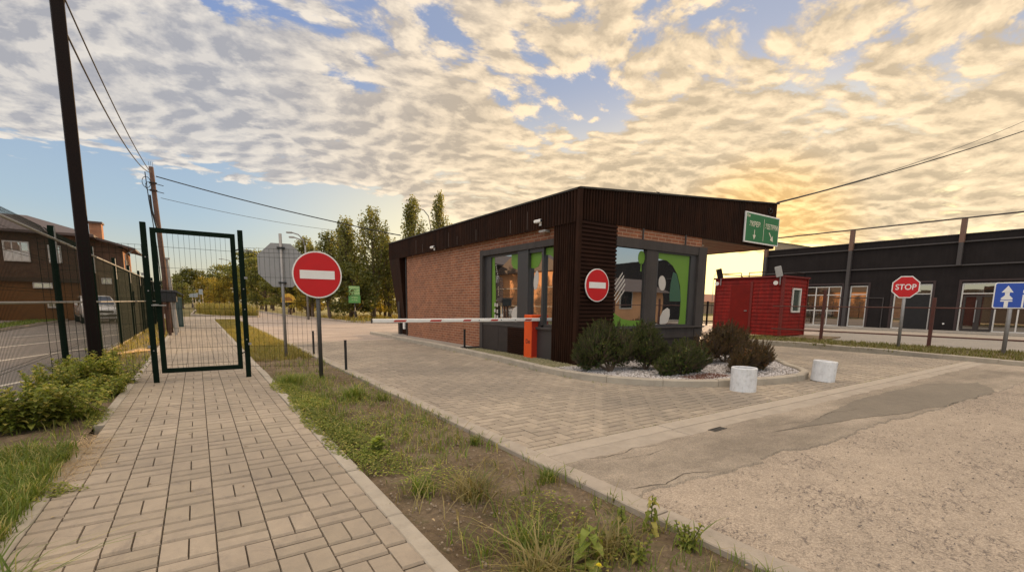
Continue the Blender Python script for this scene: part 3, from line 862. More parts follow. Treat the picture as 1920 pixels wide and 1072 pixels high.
# things mounted on the gatehouse
def sec_camera(label, loc, rz, group):
    t = thing('security_camera', label, 'camera', loc, rz, group)
    mb = MB(); mb.box(-.035, .035, -.03, 0, -.05, .05, .008); mb.tube([(0, -.02, 0), (0, -.07, .03)], .014, 6); mb.build('bracket', white_paint, t, local=True)
    mb = MB(); mb.box(-.12, .12, -.12, -.05, .01, .085, .015); mb.cyl((-.085, .047), .03, -.13, -.12, 12, axis='y'); mb.build('body', white_paint, t, local=True)
    mb = MB(); mb.box(.12, .123, -.11, -.06, .02, .075); mb.build('lens', black_paint, t, local=True)
    return t
sec_camera('white camera under the gatehouse fascia above the long window', (6.91, 9.0, 3.32), R(90)*-1, 'cameras on the gatehouse')
sec_camera('white camera under the gatehouse fascia halfway along the brick wall', (6.91, 14.95, 3.27), R(90)*-1, 'cameras on the gatehouse')
t = thing('flood_light', 'small flat lamp under the fascia beside the camera above the long window', 'lamp', (7.0, 8.95, 3.15))
mb = MB(); mb.box(-.1, .06, -.12, .12, -.02, .02, .008); mb.build('housing', bulb_m, t, local=True)
mb = MB(); mb.box(-.09, .05, -.11, .11, -.026, -.02); mb.build('lens', lamp_glass, t, local=True)

def disc(mb, c, r, t0, t1, n=40, sq=1.): mb.cyl(c, r, t0, t1, n, axis='y')
def no_entry(name, label, loc, rz, r, group, tilt=0.):
    """red disc with a white bar facing local -y"""
    t = thing(name, label, 'road sign', loc, rz, group)
    return t
def no_entry_face(parent, z, r, y0, bar_tilt=0.):
    mb = MB(); mb.cyl((0, z), r, y0, y0+.02, 48, axis='y')
    a = mb.build('sign_disc', white_paint, parent, local=True)
    mb = MB(); mb.cyl((0, z), r*.945, y0-.003, y0+.0, 48, axis='y'); mb.build('red_field', red_paint, a, local=True)
    mb = MB(); mb.slab([(-r*.70, z-r*.18), (r*.70, z-r*.18), (r*.70, z+r*.18), (-r*.70, z+r*.18)], 'y', y0-.006, y0-.003); mb.build('white_bar', white_paint, a, local=True)
    return a
ns = thing('no_entry_sign', 'large round red no entry sign on a grey post beside the path gate', 'road sign', (1.89, 9.24, 0), R(-6), 'no entry signs')
no_entry_face(ns, 1.90, .425, -.07)
mb = MB(); mb.tube([(0, 0, -.2), (0, 0, 2.15)], .038, 12); mb.build('post', galv_dark, ns, local=True, smooth=True)
for z in (1.68, 2.06):
    mb = MB(); mb.box(-.05, .05, -.05, .045, z, z+.04); mb.build('clamp', galv_dark, ns, local=True)
nk = thing('no_entry_sign', 'smaller round red no entry sign fixed to the ribbed corner of the gatehouse', 'road sign', (7.46, GY-.10, 1.86), 0, 'no entry signs')
no_entry_face(nk, 0, .365, -.0)
mb = MB(); mb.box(-.04, .04, .02, .06, -.2, .2); mb.build('bracket', galv_dark, nk, local=True)

# direction board on the canopy
db = thing('direction_board', 'green and white direction board with two arrows hung on the canopy corner', 'sign', (14.22, GY-.10, 3.74))
mb = MB(); mb.box(-.96, .96, 0, .04, -.43, .43, .004); bd = mb.build('board', white_paint, db, local=True)
mb = MB(); mb.box(-.92, .92, -.004, 0, -.39, .39); mb.build('green_field', sign_green, bd, local=True)
mb = MB()
mb.box(.045, .06, -.008, -.004, -.34, .3)
put_text(mb, 'ЗКРЕВ', .2, (-.45, -.006, .1), (1, 0, 0), (0, 0, 1), .002, .95)
put_text(mb, 'ЗІЕТРРИ', .2, (.50, -.006, .1), (1, 0, 0), (0, 0, 1), .002, .85)
put_text(mb, 'Км', .12, (-.82, -.006, .32), (1, 0, .0), (0, 0, 1), .001)
mb.slab([(-.465, -.05), (-.435, -.05), (-.435, -.2), (-.37, -.2), (-.45, -.33), (-.53, -.2), (-.465, -.2)], 'y', -.008, -.004)
mb.slab([(.36, -.07), (.395, -.05), (.545, -.19), (.60, -.14), (.64, -.31), (.46, -.27), (.515, -.215)], 'y', -.008, -.004)
mb.build('lettering', sign_cream, bd, local=True)
for x in (-.7, .66):
    mb = MB(); mb.box(x, x+.04, .04, .1, -.4, .4); mb.build('bracket', galv_dark, db, local=True)

# ------------------------------------------------------------------ barrier
bt = thing('barrier', 'orange barrier post with a long white arm across the drive', 'barrier', (7.07, 9.4, .02))
mb = MB()
mb.box(-.2, .2, -.16, .16, 0, 1.14, .012); bb = mb.build('housing', orange_paint, bt, local=True)
mb = MB(); mb.box(-.19, .19, -.164, -.16, .1, 1.02); mb.build('front_door', M('barrier_red_door', (.42, .03, .012), .4, .06, 3), bb, local=True)
mb = MB(); mb.box(.0, .24, -.26, -.17, .9, 1.09, .015); mb.build('arm_clamp', frame_dark, bt, local=True)
mb = MB(); mb.box(-4.2, .06, -.245, -.195, .985, 1.065, .012); am = mb.build('arm', white_paint, bt, local=True)
mb = MB(); mb.box(-4.215, -4.2, -.25, -.19, .98, 1.07); mb.build('end_cap', frame_mid, am, local=True)
for i, x in enumerate((-3.75, -2.95, -2.15, -1.43, -.98+.05, -.45)):
    if i == 4: continue
    mb = MB(); w = .26 if i < 2 else .19
    mb.slab([(x-.02, 1.003), (x+w-.02, 1.003), (x+w+.01, 1.043), (x+.01, 1.043)], 'y', -.2475, -.2455); mb.build('reflector', dkred_refl, am, local=True)
for x in (-1.75, -1.15, -.75):
    mb = MB(); mb.cyl((x, 1.023), .012, -.249, -.2455, 10, axis='y'); mb.build('rivet', black_paint, am, local=True)
mb = MB(); put_text(mb, 'Do', .15, (-.2015, -.02, .47), (0, -1, 0), (0, 0, 1), .002); mb.build('lettering', black_paint, bb, local=True)
mb = MB(); put_text(mb, 'o', .12, (.12, -.166, .48), (1, 0, 0), (0, 0, 1), .002); mb.build('lettering', black_paint, bb, local=True)
mb = MB(); mb.box(-.3, .45, -.24, .24, -.02, .0, .006); mb.build('base_plate', conc_slab, bt, local=True)

# ------------------------------------------------------------------ bollards, rings
def bollard(label, loc, h, w, mat=black_paint, reflect=False):
    t = thing('bollard', label, 'bollard', loc, 0, 'thin dark bollards along the drive')
    mb = MB(); mb.box(-w/2, w/2, -w/2, w/2, -.2, h, .005); mb.build('post', mat, t, local=True)
    mb = MB(); mb.box(-w*.6, w*.6, -w*.6, w*.6, h, h+.012); mb.build('cap', mat, t, local=True)
    return t
bollard('thin dark bollard nearest the camera at the edge of the drive', (2.50, 9.81, 0), .62, .045)
bollard('thin dark bollard just left of the large no entry sign post', (2.55, 13.28, 0), .62, .045)
bollard('thin dark bollard on the gatehouse kerb in front of the brick wall', (6.56, 12.16, .09), .56, .05)
def ring(label, loc, rz):
    t = thing('concrete_ring', label, 'planter', loc, rz, 'white concrete rings at the island')
    n = 40; ro, ri, h = .205, .172, .40
    vs = []
    for r, z in ((ro, .0), (ro*1.0, h-.012), (ro-.01, h), (ri+.01, h), (ri, h-.012), (ri, .06)):
        for k in range(n):
            a = 2*math.pi*k/n; w = 1+.004*math.sin(3*a+z*7)
            vs.append((r*w*math.cos(a), r*w*math.sin(a), z))
    fs = [(q*n+k, q*n+(k+1) % n, (q+1)*n+(k+1) % n, (q+1)*n+k) for q in range(5) for k in range(n)]
    mb = MB(); mb.add(vs, fs); mb.build('wall', white_conc, t, local=True, smooth=False)
    mb = MB(); mb.cyl((0, 0), ri, .05, .09, n); mb.build('fill', soil, t, local=True)
    mb = MB(); a = -1.2 if rz else -1.3
    mb.tube([(ro*1.01*math.cos(a), ro*1.01*math.sin(a), h-.1), (ro*1.01*math.cos(a+.04), ro*1.01*math.sin(a+.04), h-.03)], .004, 5); mb.build('chip', M('chip_dark', (.2, .19, .18), .9), t, local=True)
    return t
ring('white concrete ring in front of the pine island, the nearer of the two', (7.66, 4.20, 0), 0)
rg = ring('white concrete ring beyond the tip of the island, the farther of the two', (10.12, 3.97, .0), .6); rg.rotation_euler = (R(2.5), R(3), 0)
# ------------------------------------------------------------------ green fence along the path, gate and mesh panels
FX = -1.96
gf = thing('mesh_fence', 'long green welded mesh fence with tall posts between the path and the side road', 'fence', (FX, 11, 0))
FY = [0.1, 3.75, 7.4, 11.04, 14.6, 18.2, 21.8, 25.4, 29.0, 32.6, 36.2, 39.8]
for y in FY:
    mb = MB(); mb.box(FX-.035, FX+.045, y-.045, y+.045, -.2, 2.62, .004); ps = mb.build('post', green_metal, gf)
    mb = MB(); mb.box(FX+.045, FX+.052, y-.045, y+.045, 2.0, 2.60); mb.build('post_cap', galv, ps)
def mesh_panel(mb, p, q, z0, z1, sp, r, zs, n=4):
    p, q = Vector(p), Vector(q); L = (q-p).length; d = (q-p)/L
    k = int(L/sp)
    for i in range(k+1):
        c = p+d*(L*i/max(1, k)); mb.tube([(c.x, c.y, z0), (c.x, c.y, z1)], r, n, cap=False)
    for z in zs: mb.tube([(p.x, p.y, z), (q.x, q.y, z)], r*1.25, n, cap=False)
for i in range(1, len(FY)-1):
    ya, yb = FY[i]+.05, FY[i+1]-.05
    mb = MB(); far = ya > 18
    mesh_panel(mb, (FX, ya), (FX, yb), .08, 2.43, .05 if ya < 14 else .06, .0024 if not far else .0035, [.12, .5, .54, 1.0, 1.04, 1.5, 1.54, 2.0, 2.04, 2.3], 3)
    if ya < 12:   # spiky upper edge leaning outwards
        for k in range(int((yb-ya)/.05)+1):
            y = ya+k*.05; mb.tube([(FX, y, 2.43), (FX-.10, y, 2.60)], .0025, 3, cap=False)
        mb.tube([(FX-.05, ya, 2.52), (FX-.05, yb, 2.52)], .003, 3); mb.tube([(FX-.10, ya, 2.58), (FX-.10, yb, 2.58)], .003, 3)
    mb.build('mesh_panel', wire_green, gf)
for z, r_ in ((2.39, .020), (1.34, .018)):
    mb = MB(); mb.tube([(FX+.06, .2, z), (FX+.06, 39.8, z)], r_, 8); mb.build('rail', rail_grey, gf)

gt = thing('path_gate', 'dark green framed mesh gate standing shut across the footpath', 'gate', (0.05, 9.84, 0))
for x, lab in ((-.645, 0), (.73, 1)):
    mb = MB(); mb.box(x-.04, x+.04, 9.80, 9.88, -.2, 2.66, .004); ps = mb.build('gate_post', green_metal, gt)
    mb = MB()
    for z in ((.55, 1.55, 2.1) if not lab else (.7, 1.25, 1.62)): mb.cyl((x, z), .011, 9.795, 9.80, 8, axis='y')
    mb.build('bolt', galv, ps)
gl = MB(); yg = 9.82
gl.box(-.56, -.485, yg-.03, yg+.03, .16, 2.58); gl.box(.57, .645, yg-.03, yg+.03, .16, 2.58)
gl.box(-.485, .57, yg-.03, yg+.03, 2.505, 2.58); gl.box(-.485, .57, yg-.03, yg+.03, .16, .235)
gfr = gl.build('gate_frame', green_metal, gt)
mb = MB(); mesh_panel(mb, (-.485, yg), (.57, yg), .235, 2.505, .075, .0028, [.30, .58, .92, 1.26, 1.60, 1.94, 2.28], 4); mb.build('mesh_infill', wire_green, gfr)
mb = MB(); mb.box(-.60, -.52, yg-.05, yg+.02, 1.30, 1.33); mb.tube([(-.62, yg-.03, 1.31), (-.50, yg-.08, 1.31), (-.42, yg-.08, 1.31)], .01, 6); mb.build('handle', rail_grey, gfr)
for z in (.45, 2.3):
    mb = MB(); mb.tube([(.645, yg, z), (.69, yg-.03, z+.02), (.71, yg, z)], .012, 6); mb.build('hinge', black_paint, gfr)
mb = MB(); mb.tube([(.74, 9.84, 2.32), (.92, 9.86, 2.31)], .006, 5); mb.build('wire_end', black_paint, gt)
def side_panel(label, x0, y0, x1, y1, z1):
    t = thing('side_fence', label, 'fence panel', (x0, y0, 0), 0, 'mesh panels beside the gate')
    mb = MB(); mesh_panel(mb, (x0, y0), (x1, y1), .16, z1, .082, .0026, [.20, .58, 1.0, 1.42, 1.84, z1-.16, z1-.08, z1-.005], 4); mb.build('wire_mesh', wire_green, t)
    mb = MB()
    for z in (.6, 1.8): mb.box(x0-.02 if x1 > x0 else x0-.03, x0+.03, y0-.03, y0+.01, z, z+.04)
    mb.build('clip', galv, t)
side_panel('mesh panel filling the gap right of the gate up to the no entry sign post', .77, 9.80, 1.86, 9.34, 2.36)
side_panel('mesh panel filling the gap left of the gate up to the long green fence', -.69, 9.84, -1.92, 9.9, 2.30)

# ------------------------------------------------------------------ posts and signs
lp = thing('lamp_pole', 'tall dark brown square pole standing beside the green fence', 'pole', (-1.61, 11.34, 0), R(12))
mb = MB(); mb.box(-.09, .09, -.09, .09, -.3, 7.2, .01); mb.build('shaft', dark_pole, lp, local=True)
mb = MB(); mb.box(-.105, .105, -.105, .105, 6.36, 6.42, .01); mb.build('collar', dark_pole, lp, local=True)
mb = MB(); mb.box(-.03, .03, .1, .3, 7.0, 7.05); mb.box(-.1, .1, .3, .7, 6.95, 7.05, .02); mb.build('lamp_head', bulb_m, lp, local=True)

def octagon(r_): return [(r_*math.cos(R(22.5+45*i)), r_*math.sin(R(22.5+45*i))) for i in range(8)]
st = thing('octagonal_sign', 'grey back of an octagonal sign on a thin post in the soil strip', 'road sign', (1.84, 13.06, 0), R(-12))
mb = MB(); mb.slab([(x, z+2.31) for x, z in octagon(.585)], 'y', .045, .06); pl = mb.build('sign_plate', sign_grey, st, local=True)
mb = MB(); mb.slab([(x, z+2.31) for x, z in octagon(.575)], 'y', .061, .064); mb.build('red_face', red_paint, pl, local=True)
mb = MB(); mb.tube([(0, 0, -.2), (0, 0, 3.08)], .036, 10); mb.build('post', galv, st, local=True, smooth=True)
for z in (1.86, 2.72):
    mb = MB(); mb.box(-.09, .09, -.045, .045, z, z+.035); mb.build('clamp', black_paint, st, local=True)

ss_ = thing('stop_sign', 'red octagonal stop sign on a pale leaning post across the paving', 'road sign', (20.75, 5.84, 0), R(-72))
oc = MB(); oc.slab([(x, z+2.21) for x, z in octagon(.41)], 'y', -.06, -.045); pl = oc.build('sign_plate', white_paint, ss_, local=True)
oc = MB(); oc.slab([(x, z+2.21) for x, z in octagon(.375)], 'y', -.064, -.06); fc = oc.build('red_field', red_paint, pl, local=True)
mb = MB(); put_text(mb, 'STOP', .27, (0, -.066, 2.20), (1, 0, 0), (0, 0, 1), .002, .88); mb.build('lettering', white_paint, pl, local=True)
mb = MB(); mb.tube([(0, 0, -.1), (0, 0, 2.5)], .05, 10); mb.build('post', galv, ss_, local=True, smooth=True)

bs = thing('lane_sign', 'wide blue lane direction sign with white arrows at the right edge', 'road sign', (20.93, 3.24, 0), R(-72))
BW = 1.15
def rrect(x0, x1, z0, z1, r_, n=5):
    out = []
    for cx, cz, a in ((x1-r_, z1-r_, 0), (x0+r_, z1-r_, 90), (x0+r_, z0+r_, 180), (x1-r_, z0+r_, 270)):
        for i in range(n+1): out.append((cx+r_*math.cos(R(a+90*i/n)), cz+r_*math.sin(R(a+90*i/n))))
    return out
x0_, x1_ = -.42, 1.08
mb = MB(); mb.slab(rrect(x0_, x1_, 1.50, 2.30, .07), 'y', -.06, -.045); pl = mb.build('sign_plate', white_paint, bs, local=True)
mb = MB(); mb.slab(rrect(x0_+.03, x1_-.03, 1.53, 2.27, .05), 'y', -.064, -.06); mb.build('blue_field', sign_blue, pl, local=True)
mb = MB(); Y_ = (-.068, -.064)
cx = -.12
for P_ in ([(cx-.045, 1.53), (cx+.045, 1.53), (cx+.045, 1.72), (cx-.045, 1.72)], [(cx-.13, 1.71), (cx+.13, 1.71), (cx+.13, 1.75), (cx-.13, 1.75)],
           [(cx-.12, 1.77), (cx+.12, 1.77), (cx+.13, 1.81), (cx+.05, 1.90), (cx+.05, 2.0), (cx-.05, 2.0), (cx-.05, 1.90), (cx-.13, 1.81)], [(cx-.13, 1.99), (cx+.13, 1.99), (cx, 2.2)]):
    mb.slab(P_, 'y', *Y_)
mb.slab([(.21, 1.53), (.25, 1.53), (.25, 1.92), (.21, 1.92)], 'y', *Y_); mb.slab([(.21, 1.97), (.25, 1.97), (.25, 2.06), (.21, 2.06)], 'y', *Y_)
cx = .62
mb.slab([(cx-.05, 1.53), (cx+.05, 1.53), (cx+.05, 1.98), (cx-.05, 1.98)], 'y', *Y_); mb.slab([(cx-.15, 1.97), (cx+.15, 1.97), (cx, 2.2)], 'y', *Y_)
mb.build('arrows', white_paint, pl, local=True)
mb = MB(); mb.tube([(0, 0, -.1), (0, 0, 2.2)], .055, 10); mb.build('post', galv, bs, local=True, smooth=True)

ys = thing('yellow_sign', 'small rounded yellow sign on a thin post under the far trees', 'road sign', (7.6, 51, 0), R(-10))
mb = MB(); mb.slab([(-.62, 1.35), (.62, 1.35), (.72, 1.6), (.5, 2.0), (.1, 2.25), (-.3, 2.15), (-.62, 1.8)], 'y', -.03, 0); pl = mb.build('sign_plate', M('sign_yellow', (.78, .46, .06), .5), ys, local=True)
mb = MB(); mb.slab([(-.35, 1.5), (.35, 1.5), (.4, 1.65), (.1, 1.9), (-.25, 1.85), (-.4, 1.65)], 'y', -.034, -.03); mb.build('dark_mark', M('sign_ochre', (.35, .15, .03), .6), pl, local=True)
mb = MB(); mb.tube([(0, .02, -.1), (0, .02, 2)], .04, 6); mb.build('post', galv_dark, ys, local=True)
gs = thing('green_notice', 'two stacked light green notice boards with small lettering before the poplars', 'sign', (9.75, 35.2, 0), R(-14))
mb = MB(); mb.box(-.38, .38, -.03, 0, 1.95, 2.62); b1 = mb.build('notice_board', M('notice_pale_green', (.20, .38, .13), .6), gs, local=True)
mb = MB(); mb.box(-.42, .42, -.03, 0, 1.38, 1.92); b2 = mb.build('notice_board', M('notice_green', (.10, .28, .07), .6), gs, local=True)
mb = MB(); random.seed(3)
put_text(mb, 'ТЕРИТОР', .15, (0, -.032, 2.50), (1, 0, 0), (0, 0, 1), .001); put_text(mb, 'ІЯ ОБЄКТ', .15, (0, -.032, 2.29), (1, 0, 0), (0, 0, 1), .001); put_text(mb, 'ОХОРОНИ', .14, (0, -.032, 2.09), (1, 0, 0), (0, 0, 1), .001)
mb.build('lettering', M('notice_text', (.55, .66, .3), .6), b1, local=True)
mb = MB(); put_text(mb, 'УВАГА', .14, (0, -.032, 1.78), (1, 0, 0), (0, 0, 1), .001); put_text(mb, 'В ЇЗД', .14, (0, -.032, 1.58), (1, 0, 0), (0, 0, 1), .001)
mb.build('lettering', MATS['notice_text'], b2, local=True)
mb = MB(); mb.tube([(0, .02, -.1), (0, .02, 2.5)], .04, 6); mb.build('post', galv_dark, gs, local=True)

def far_board(label, loc, rz, poly):
    t = thing('road_sign_back', label, 'road sign', loc, rz)
    mb = MB(); mb.slab(poly, 'y', 0, .05); mb.build('sign_plate', M('far_sign_grey', (.34, .37, .38), .5, .1), t, local=True)
    for x in (-.15, .15):
        mb = MB(); mb.tube([(x, .08, -.1), (x, .08, 2.3)], .03, 6); mb.build('post', galv, t, local=True)
far_board('wide grey board seen low through the gate before the far trees', (-.2, 72, 0), 0, [(-.48, 1.81), (.42, 1.83), (.46, 2.37), (-.45, 2.21)])
far_board('small tilted grey board just above and right of the wide one', (.58, 72.6, 0), 0, [(-.26, 2.2), (.22, 2.15), (.2, 2.9), (-.2, 2.85)])

# wooden pole with its concrete foot, cabinet, cables
up = thing('utility_pole', 'weathered wooden utility pole with cable loops near its top', 'pole', (-1.02, 25, 0), 0)
mb = MB(); mb.tube([(.0, 0, .0), (-.03, 0, 2.5), (-.17, 0, 6.85)], *[.125, 12, .085]); mb.build('shaft', wood_pole, up, local=True, smooth=True)
mb = MB()
for k in range(4): mb.tube([(-.17+.05*math.cos(k*1.6), .05*math.sin(k*1.6), 6.8), (-.17+.07*math.cos(k*1.6), .07*math.sin(k*1.6), 7.05)], .008, 4)
mb.build('top_spikes', black_rubber, up, local=True)
mb = MB()
def loop(c, a, b, n=16): return [(c[0]+a*math.cos(2*math.pi*i/n), c[1], c[2]+b*math.sin(2*math.pi*i/n)) for i in range(n+1)]
mb.tube(loop((-.36, -.1, 6.2), .14, .22), .012, 5); mb.tube(loop((-.30, -.12, 6.05), .10, .16), .012, 5)
mb.tube([(-.38, -.1, 6.6), (-.36, -.1, 6.1), (-.33, -.12, 5.5), (-.26, -.14, 4.6), (-.2, -.14, 3.5), (-.16, -.15, 2.0)], .018, 5)
mb.tube([(-.28, -.12, 5.7), (-.26, -.12, 5.1), (-.15, -.12, 4.4)], .035, 6)
mb.build('cable_loops', black_rubber, up, local=True)
for z in (6.2, 5.9):
    mb = MB(); mb.box(-.28, -.02, -.13, .13, z, z+.03); mb.tube([(-.1, 0, z), (.2, 0, z-.05)], .015, 5); mb.build('bracket', black_paint, up, local=True)
cp = thing('concrete_post', 'grey concrete post propping the wooden utility pole', 'post', (-.80, 25.1, 0))
mb = MB(); mb.tube([(.02, 0, 0), (-.17, 0, 3.15)], .13, 4, .11); mb.build('shaft', conc_post, cp, local=True)
mb = MB(); mb.box(-.32, -.02, -.14, .14, 3.13, 3.2); mb.build('cap', conc_post, cp, local=True)
cb = thing('meter_cabinet', 'dark box with a sloping lid on wooden legs beside the utility pole', 'cabinet', (-.95, 23.2, 0))
mb = MB(); mb.box(-.32, .32, -.25, .25, 1.32, 1.72, .02); mb.build('body', black_paint, cb, local=True)
mb = MB(); mb.slab([(-.4, 1.80), (.3, 1.80), (.55, 1.62), (.55, 1.58), (.28, 1.72), (-.4, 1.73)], 'y', -.3, .3); mb.build('lid', frame_dark, cb, local=True)
for x in (-.2, .0, .2):
    mb = MB(); mb.box(x-.05, x+.05, -.05, .05, -.1, 1.32); mb.build('leg', wood_pole if x != .2 else conc_post, cb, local=True)
gb = thing('green_cabinet', 'narrow dark green cabinet standing at the left end of the path', 'cabinet', (-.93, 30.5, 0))
mb = MB(); mb.box(-.3, .3, -.3, .3, -.05, 1.55, .02); mb.build('body', M('cabinet_green', (.02, .05, .04), .5), gb, local=True)
mb = MB(); mb.box(-.25, .25, -.31, -.30, .1, 1.4); mb.build('door', M('cabinet_door', (.05, .075, .07), .5), gb, local=True)

def wire(label, p, q, sag, r_, mat=black_rubber):
    p, q = Vector(p), Vector(q); n = 24
    pts = [p.lerp(q, i/n)-Vector((0, 0, sag*4*(i/n)*(1-i/n))) for i in range(n+1)]
    mb = MB(); off = p
    mb.tube(pts, r_, 5); o = mb.build('overhead_cable', mat, loc=tuple(p)); tag(o, label, 'cable', 'overhead cables'); return o
wire('lower thick cable of the pair from dark pole to wooden pole', (-1.56, 11.34, 5.95), (-1.25, 24.9, 6.6), .45, .016)
wire('upper cable of the pair from dark pole to wooden pole', (-1.52, 11.34, 6.45), (-1.22, 24.9, 6.62), .25, .014)
wire('thick twisted cable running from the wooden pole top to the gatehouse roof', (-1.05, 25, 6.5), (7.64, 20, 4.35), .12, .022)
wire('thin cable running from the wooden pole past the poplars', (-.95, 25, 5.65), (12.52, 33, 6.32), .35, .010, galv_dark)
wire('thick cable rising to the right from the canopy corner', (15.05, GY, 4.62), (34, 4.36, 10.45), .15, .020)
wire('thin cable above the thick one right of the canopy corner', (15.1, GY, 4.66), (34, 4.5, 11.1), .35, .010, galv_dark)

# ------------------------------------------------------------------ dark shop building on the right
sh = thing('shop_building', 'long dark grey single storey shop building with white framed windows', 'building', (48, 5, 0))
mb = MB()
ops = [(15.38, 18.0, .1, 3.17), (13.72, 14.88, .1, 3.17), (10.05, 12.2, .1, 3.2), (4.9, 8.68, .1, 3.2), (-.5, 2.5, .1, 3.2), (-6, -3, .1, 3.2), (19.0, 20.6, .1, 3.17)]
ys_ = sorted(set([-34, 21.6]+[a for o in ops for a in o[:2]]))
for i in range(len(ys_)-1):
    a, b_ = ys_[i], ys_[i+1]; m_ = (a+b_)/2
    hole = [o for o in ops if o[0] < m_ < o[1]]
    if hole: mb.box(41, 41.4, a, b_, 3.2, 6.25)
    else: mb.box(41, 41.4, a, b_, -.1, 6.25)
mb.build('wall', shop_wall, sh)
mb = MB(); mb.box(41.4, 56, -34, -33.6, -.1, 6.25); mb.box(41.4, 56, 21.2, 21.6, -.1, 6.25); mb.box(55.6, 56, -33.6, 21.2, -.1, 6.25); mb.build('side_wall', shop_wall, sh)
mb = MB(); mb.box(41.4, 55.6, -33.6, 21.2, 5.6, 5.8); mb.build('roof', roof_dark, sh)
mb = MB(); mb.box(40.93, 41.5, -34.05, 21.65, 6.25, 6.31); mb.build('coping', shop_trim, sh)
mb = MB(); mb.box(44.5, 44.6, -17.6, 21.2, 0, 5.6); mb.box(41.4, 44.5, -17.6, 21.2, 3.6, 3.7); mb.box(41.4, 44.5, -17.6, 21.2, .05, .12); mb.build('interior', M('shop_interior', (.13, .09, .065), .8, .4, 1.5), sh)
win_white = M('window_white', (.60, .57, .52), .5, .06, 4)
def shop_window(y0, y1, z0, z1, vert, horiz, door=False):
    mb = MB(); X = (41.06, 41.16); w_ = .075
    mb.box(*X, y0, y0+w_, z0, z1); mb.box(*X, y1-w_, y1, z0, z1); mb.box(*X, y0+w_, y1-w_, z1-w_, z1); mb.box(*X, y0+w_, y1-w_, z0, z0+.06)
    for v in vert: mb.box(41.065, 41.155, v-.035, v+.035, z0+.06, z1-w_)
    for h in horiz: mb.box(41.07, 41.15, y0+w_, y1-w_, h-.03, h+.03)
    wn_ = mb.build('window', win_white, sh)
    mb = MB(); mb.box(41.1, 41.115, y0, y1, z0, z1); mb.build('glass', glass_dim, wn_)
    mb = MB(); mb.box(40.96, 41.0, y0-.16, y0-.02, z0, z1+.1); mb.box(40.96, 41.0, y1+.02, y1+.16, z0, z1+.1); mb.box(40.96, 41.0, y0-.16, y1+.16, z1+.1, z1+.22); mb.build('surround', M('window_surround', (.03, .014, .012), .6), wn_)
    return wn_
shop_window(15.42, 17.95, .12, 3.16, [16.3, 17.2], [2.5, 1.3])
shop_window(13.74, 14.86, .12, 3.16, [], [2.52])
w_ = shop_window(10.1, 12.15, .12, 3.18, [11.55], [2.52])
mb = MB(); mb.box(41.02, 41.06, 10.17, 11.5, .14, 2.49); mb.build('dark_opening', M('door_black', (.006, .005, .005), .7), w_)
w_ = shop_window(4.95, 8.64, .12, 3.18, [7.0, 6.0], [2.52])
mb = MB()
for a, b_ in ((7.05, 7.75), (7.8, 8.5)):
    mb.box(41.0, 41.06, a, a+.1, .14, 2.4); mb.box(41.0, 41.06, b_-.1, b_, .14, 2.4); mb.box(41.0, 41.06, a+.1, b_-.1, .14, .28); mb.box(41.0, 41.06, a+.1, b_-.1, 2.3, 2.4)
mb.box(41.0, 41.06, 7.75, 7.8, .14, 2.4)
mb.build('door', M('door_brown', (.03, .02, .016), .5), w_)
mb = MB(); mb.tube([(40.95, 7.86, .7), (40.95, 7.86, 2.1)], .03, 8); mb.build('door_handle', galv, w_)
shop_window(-.45, 2.45, .12, 3.18, [1.0], [2.52]); shop_window(-5.95, -3.05, .12, 3.18, [-4.5], [2.52]); shop_window(19.05, 20.55, .12, 3.16, [19.8], [2.5])
for y in (21.3, 15.02, 8.92, 2.8, -3.3, -9.5):
    mb = MB(); mb.box(40.72, 40.98, y-.13, y+.13, 5.75, 7.22); mb.build('frame_post_top', shop_post, sh)
    mb = MB(); mb.box(40.72, 40.98, y-.11, y+.11, 0 if y > 12 else 4.3, 5.75); mb.build('frame_post', shop_trim, sh)
for z in (4.33, 5.80):
    mb = MB(); mb.box(40.86, 40.99, -16, 21.5, z-.04, z+.04); mb.build('frame_rail', shop_trim, sh)
mb = MB(); mb.tube([(40.85, -16, 7.27), (40.85, 21.5, 7.27)], .05, 8); mb.build('top_rail', shop_trim, sh)
mb = MB(); mb.tube([(40.9, 12.7, .1), (40.9, 12.7, 2.3)], .03, 6); mb.tube([(40.9, 12.7, 2.25), (40.9, 15.9, 2.3)], .03, 6); mb.build('gas_pipe', shop_trim, sh)
mb = MB(); mb.cyl((9.3, .55), .05, 40.93, 41.0, 10, axis='x'); mb.build('wall_vent', white_paint, sh)
hr = thing('far_hall', 'pale far hall with a sloping roof just showing behind the shop parapet', 'building', (70, 24, 0))
mb = MB(); mb.slab([(15, 0), (31.3, 0), (31.3, 9.9), (23, 7.8), (15, 5.8)], 'x', 62, 95); mb.build('gable', M('hall_beige', (.30, .24, .17), .8), hr)
mb = MB(); mb.add([(61.8, 31.5, 9.97), (95.2, 31.5, 9.97), (95.2, 14.8, 5.8), (61.8, 14.8, 5.8)], [(0, 1, 2, 3)]); mb.build('roof', roof_brown, hr)

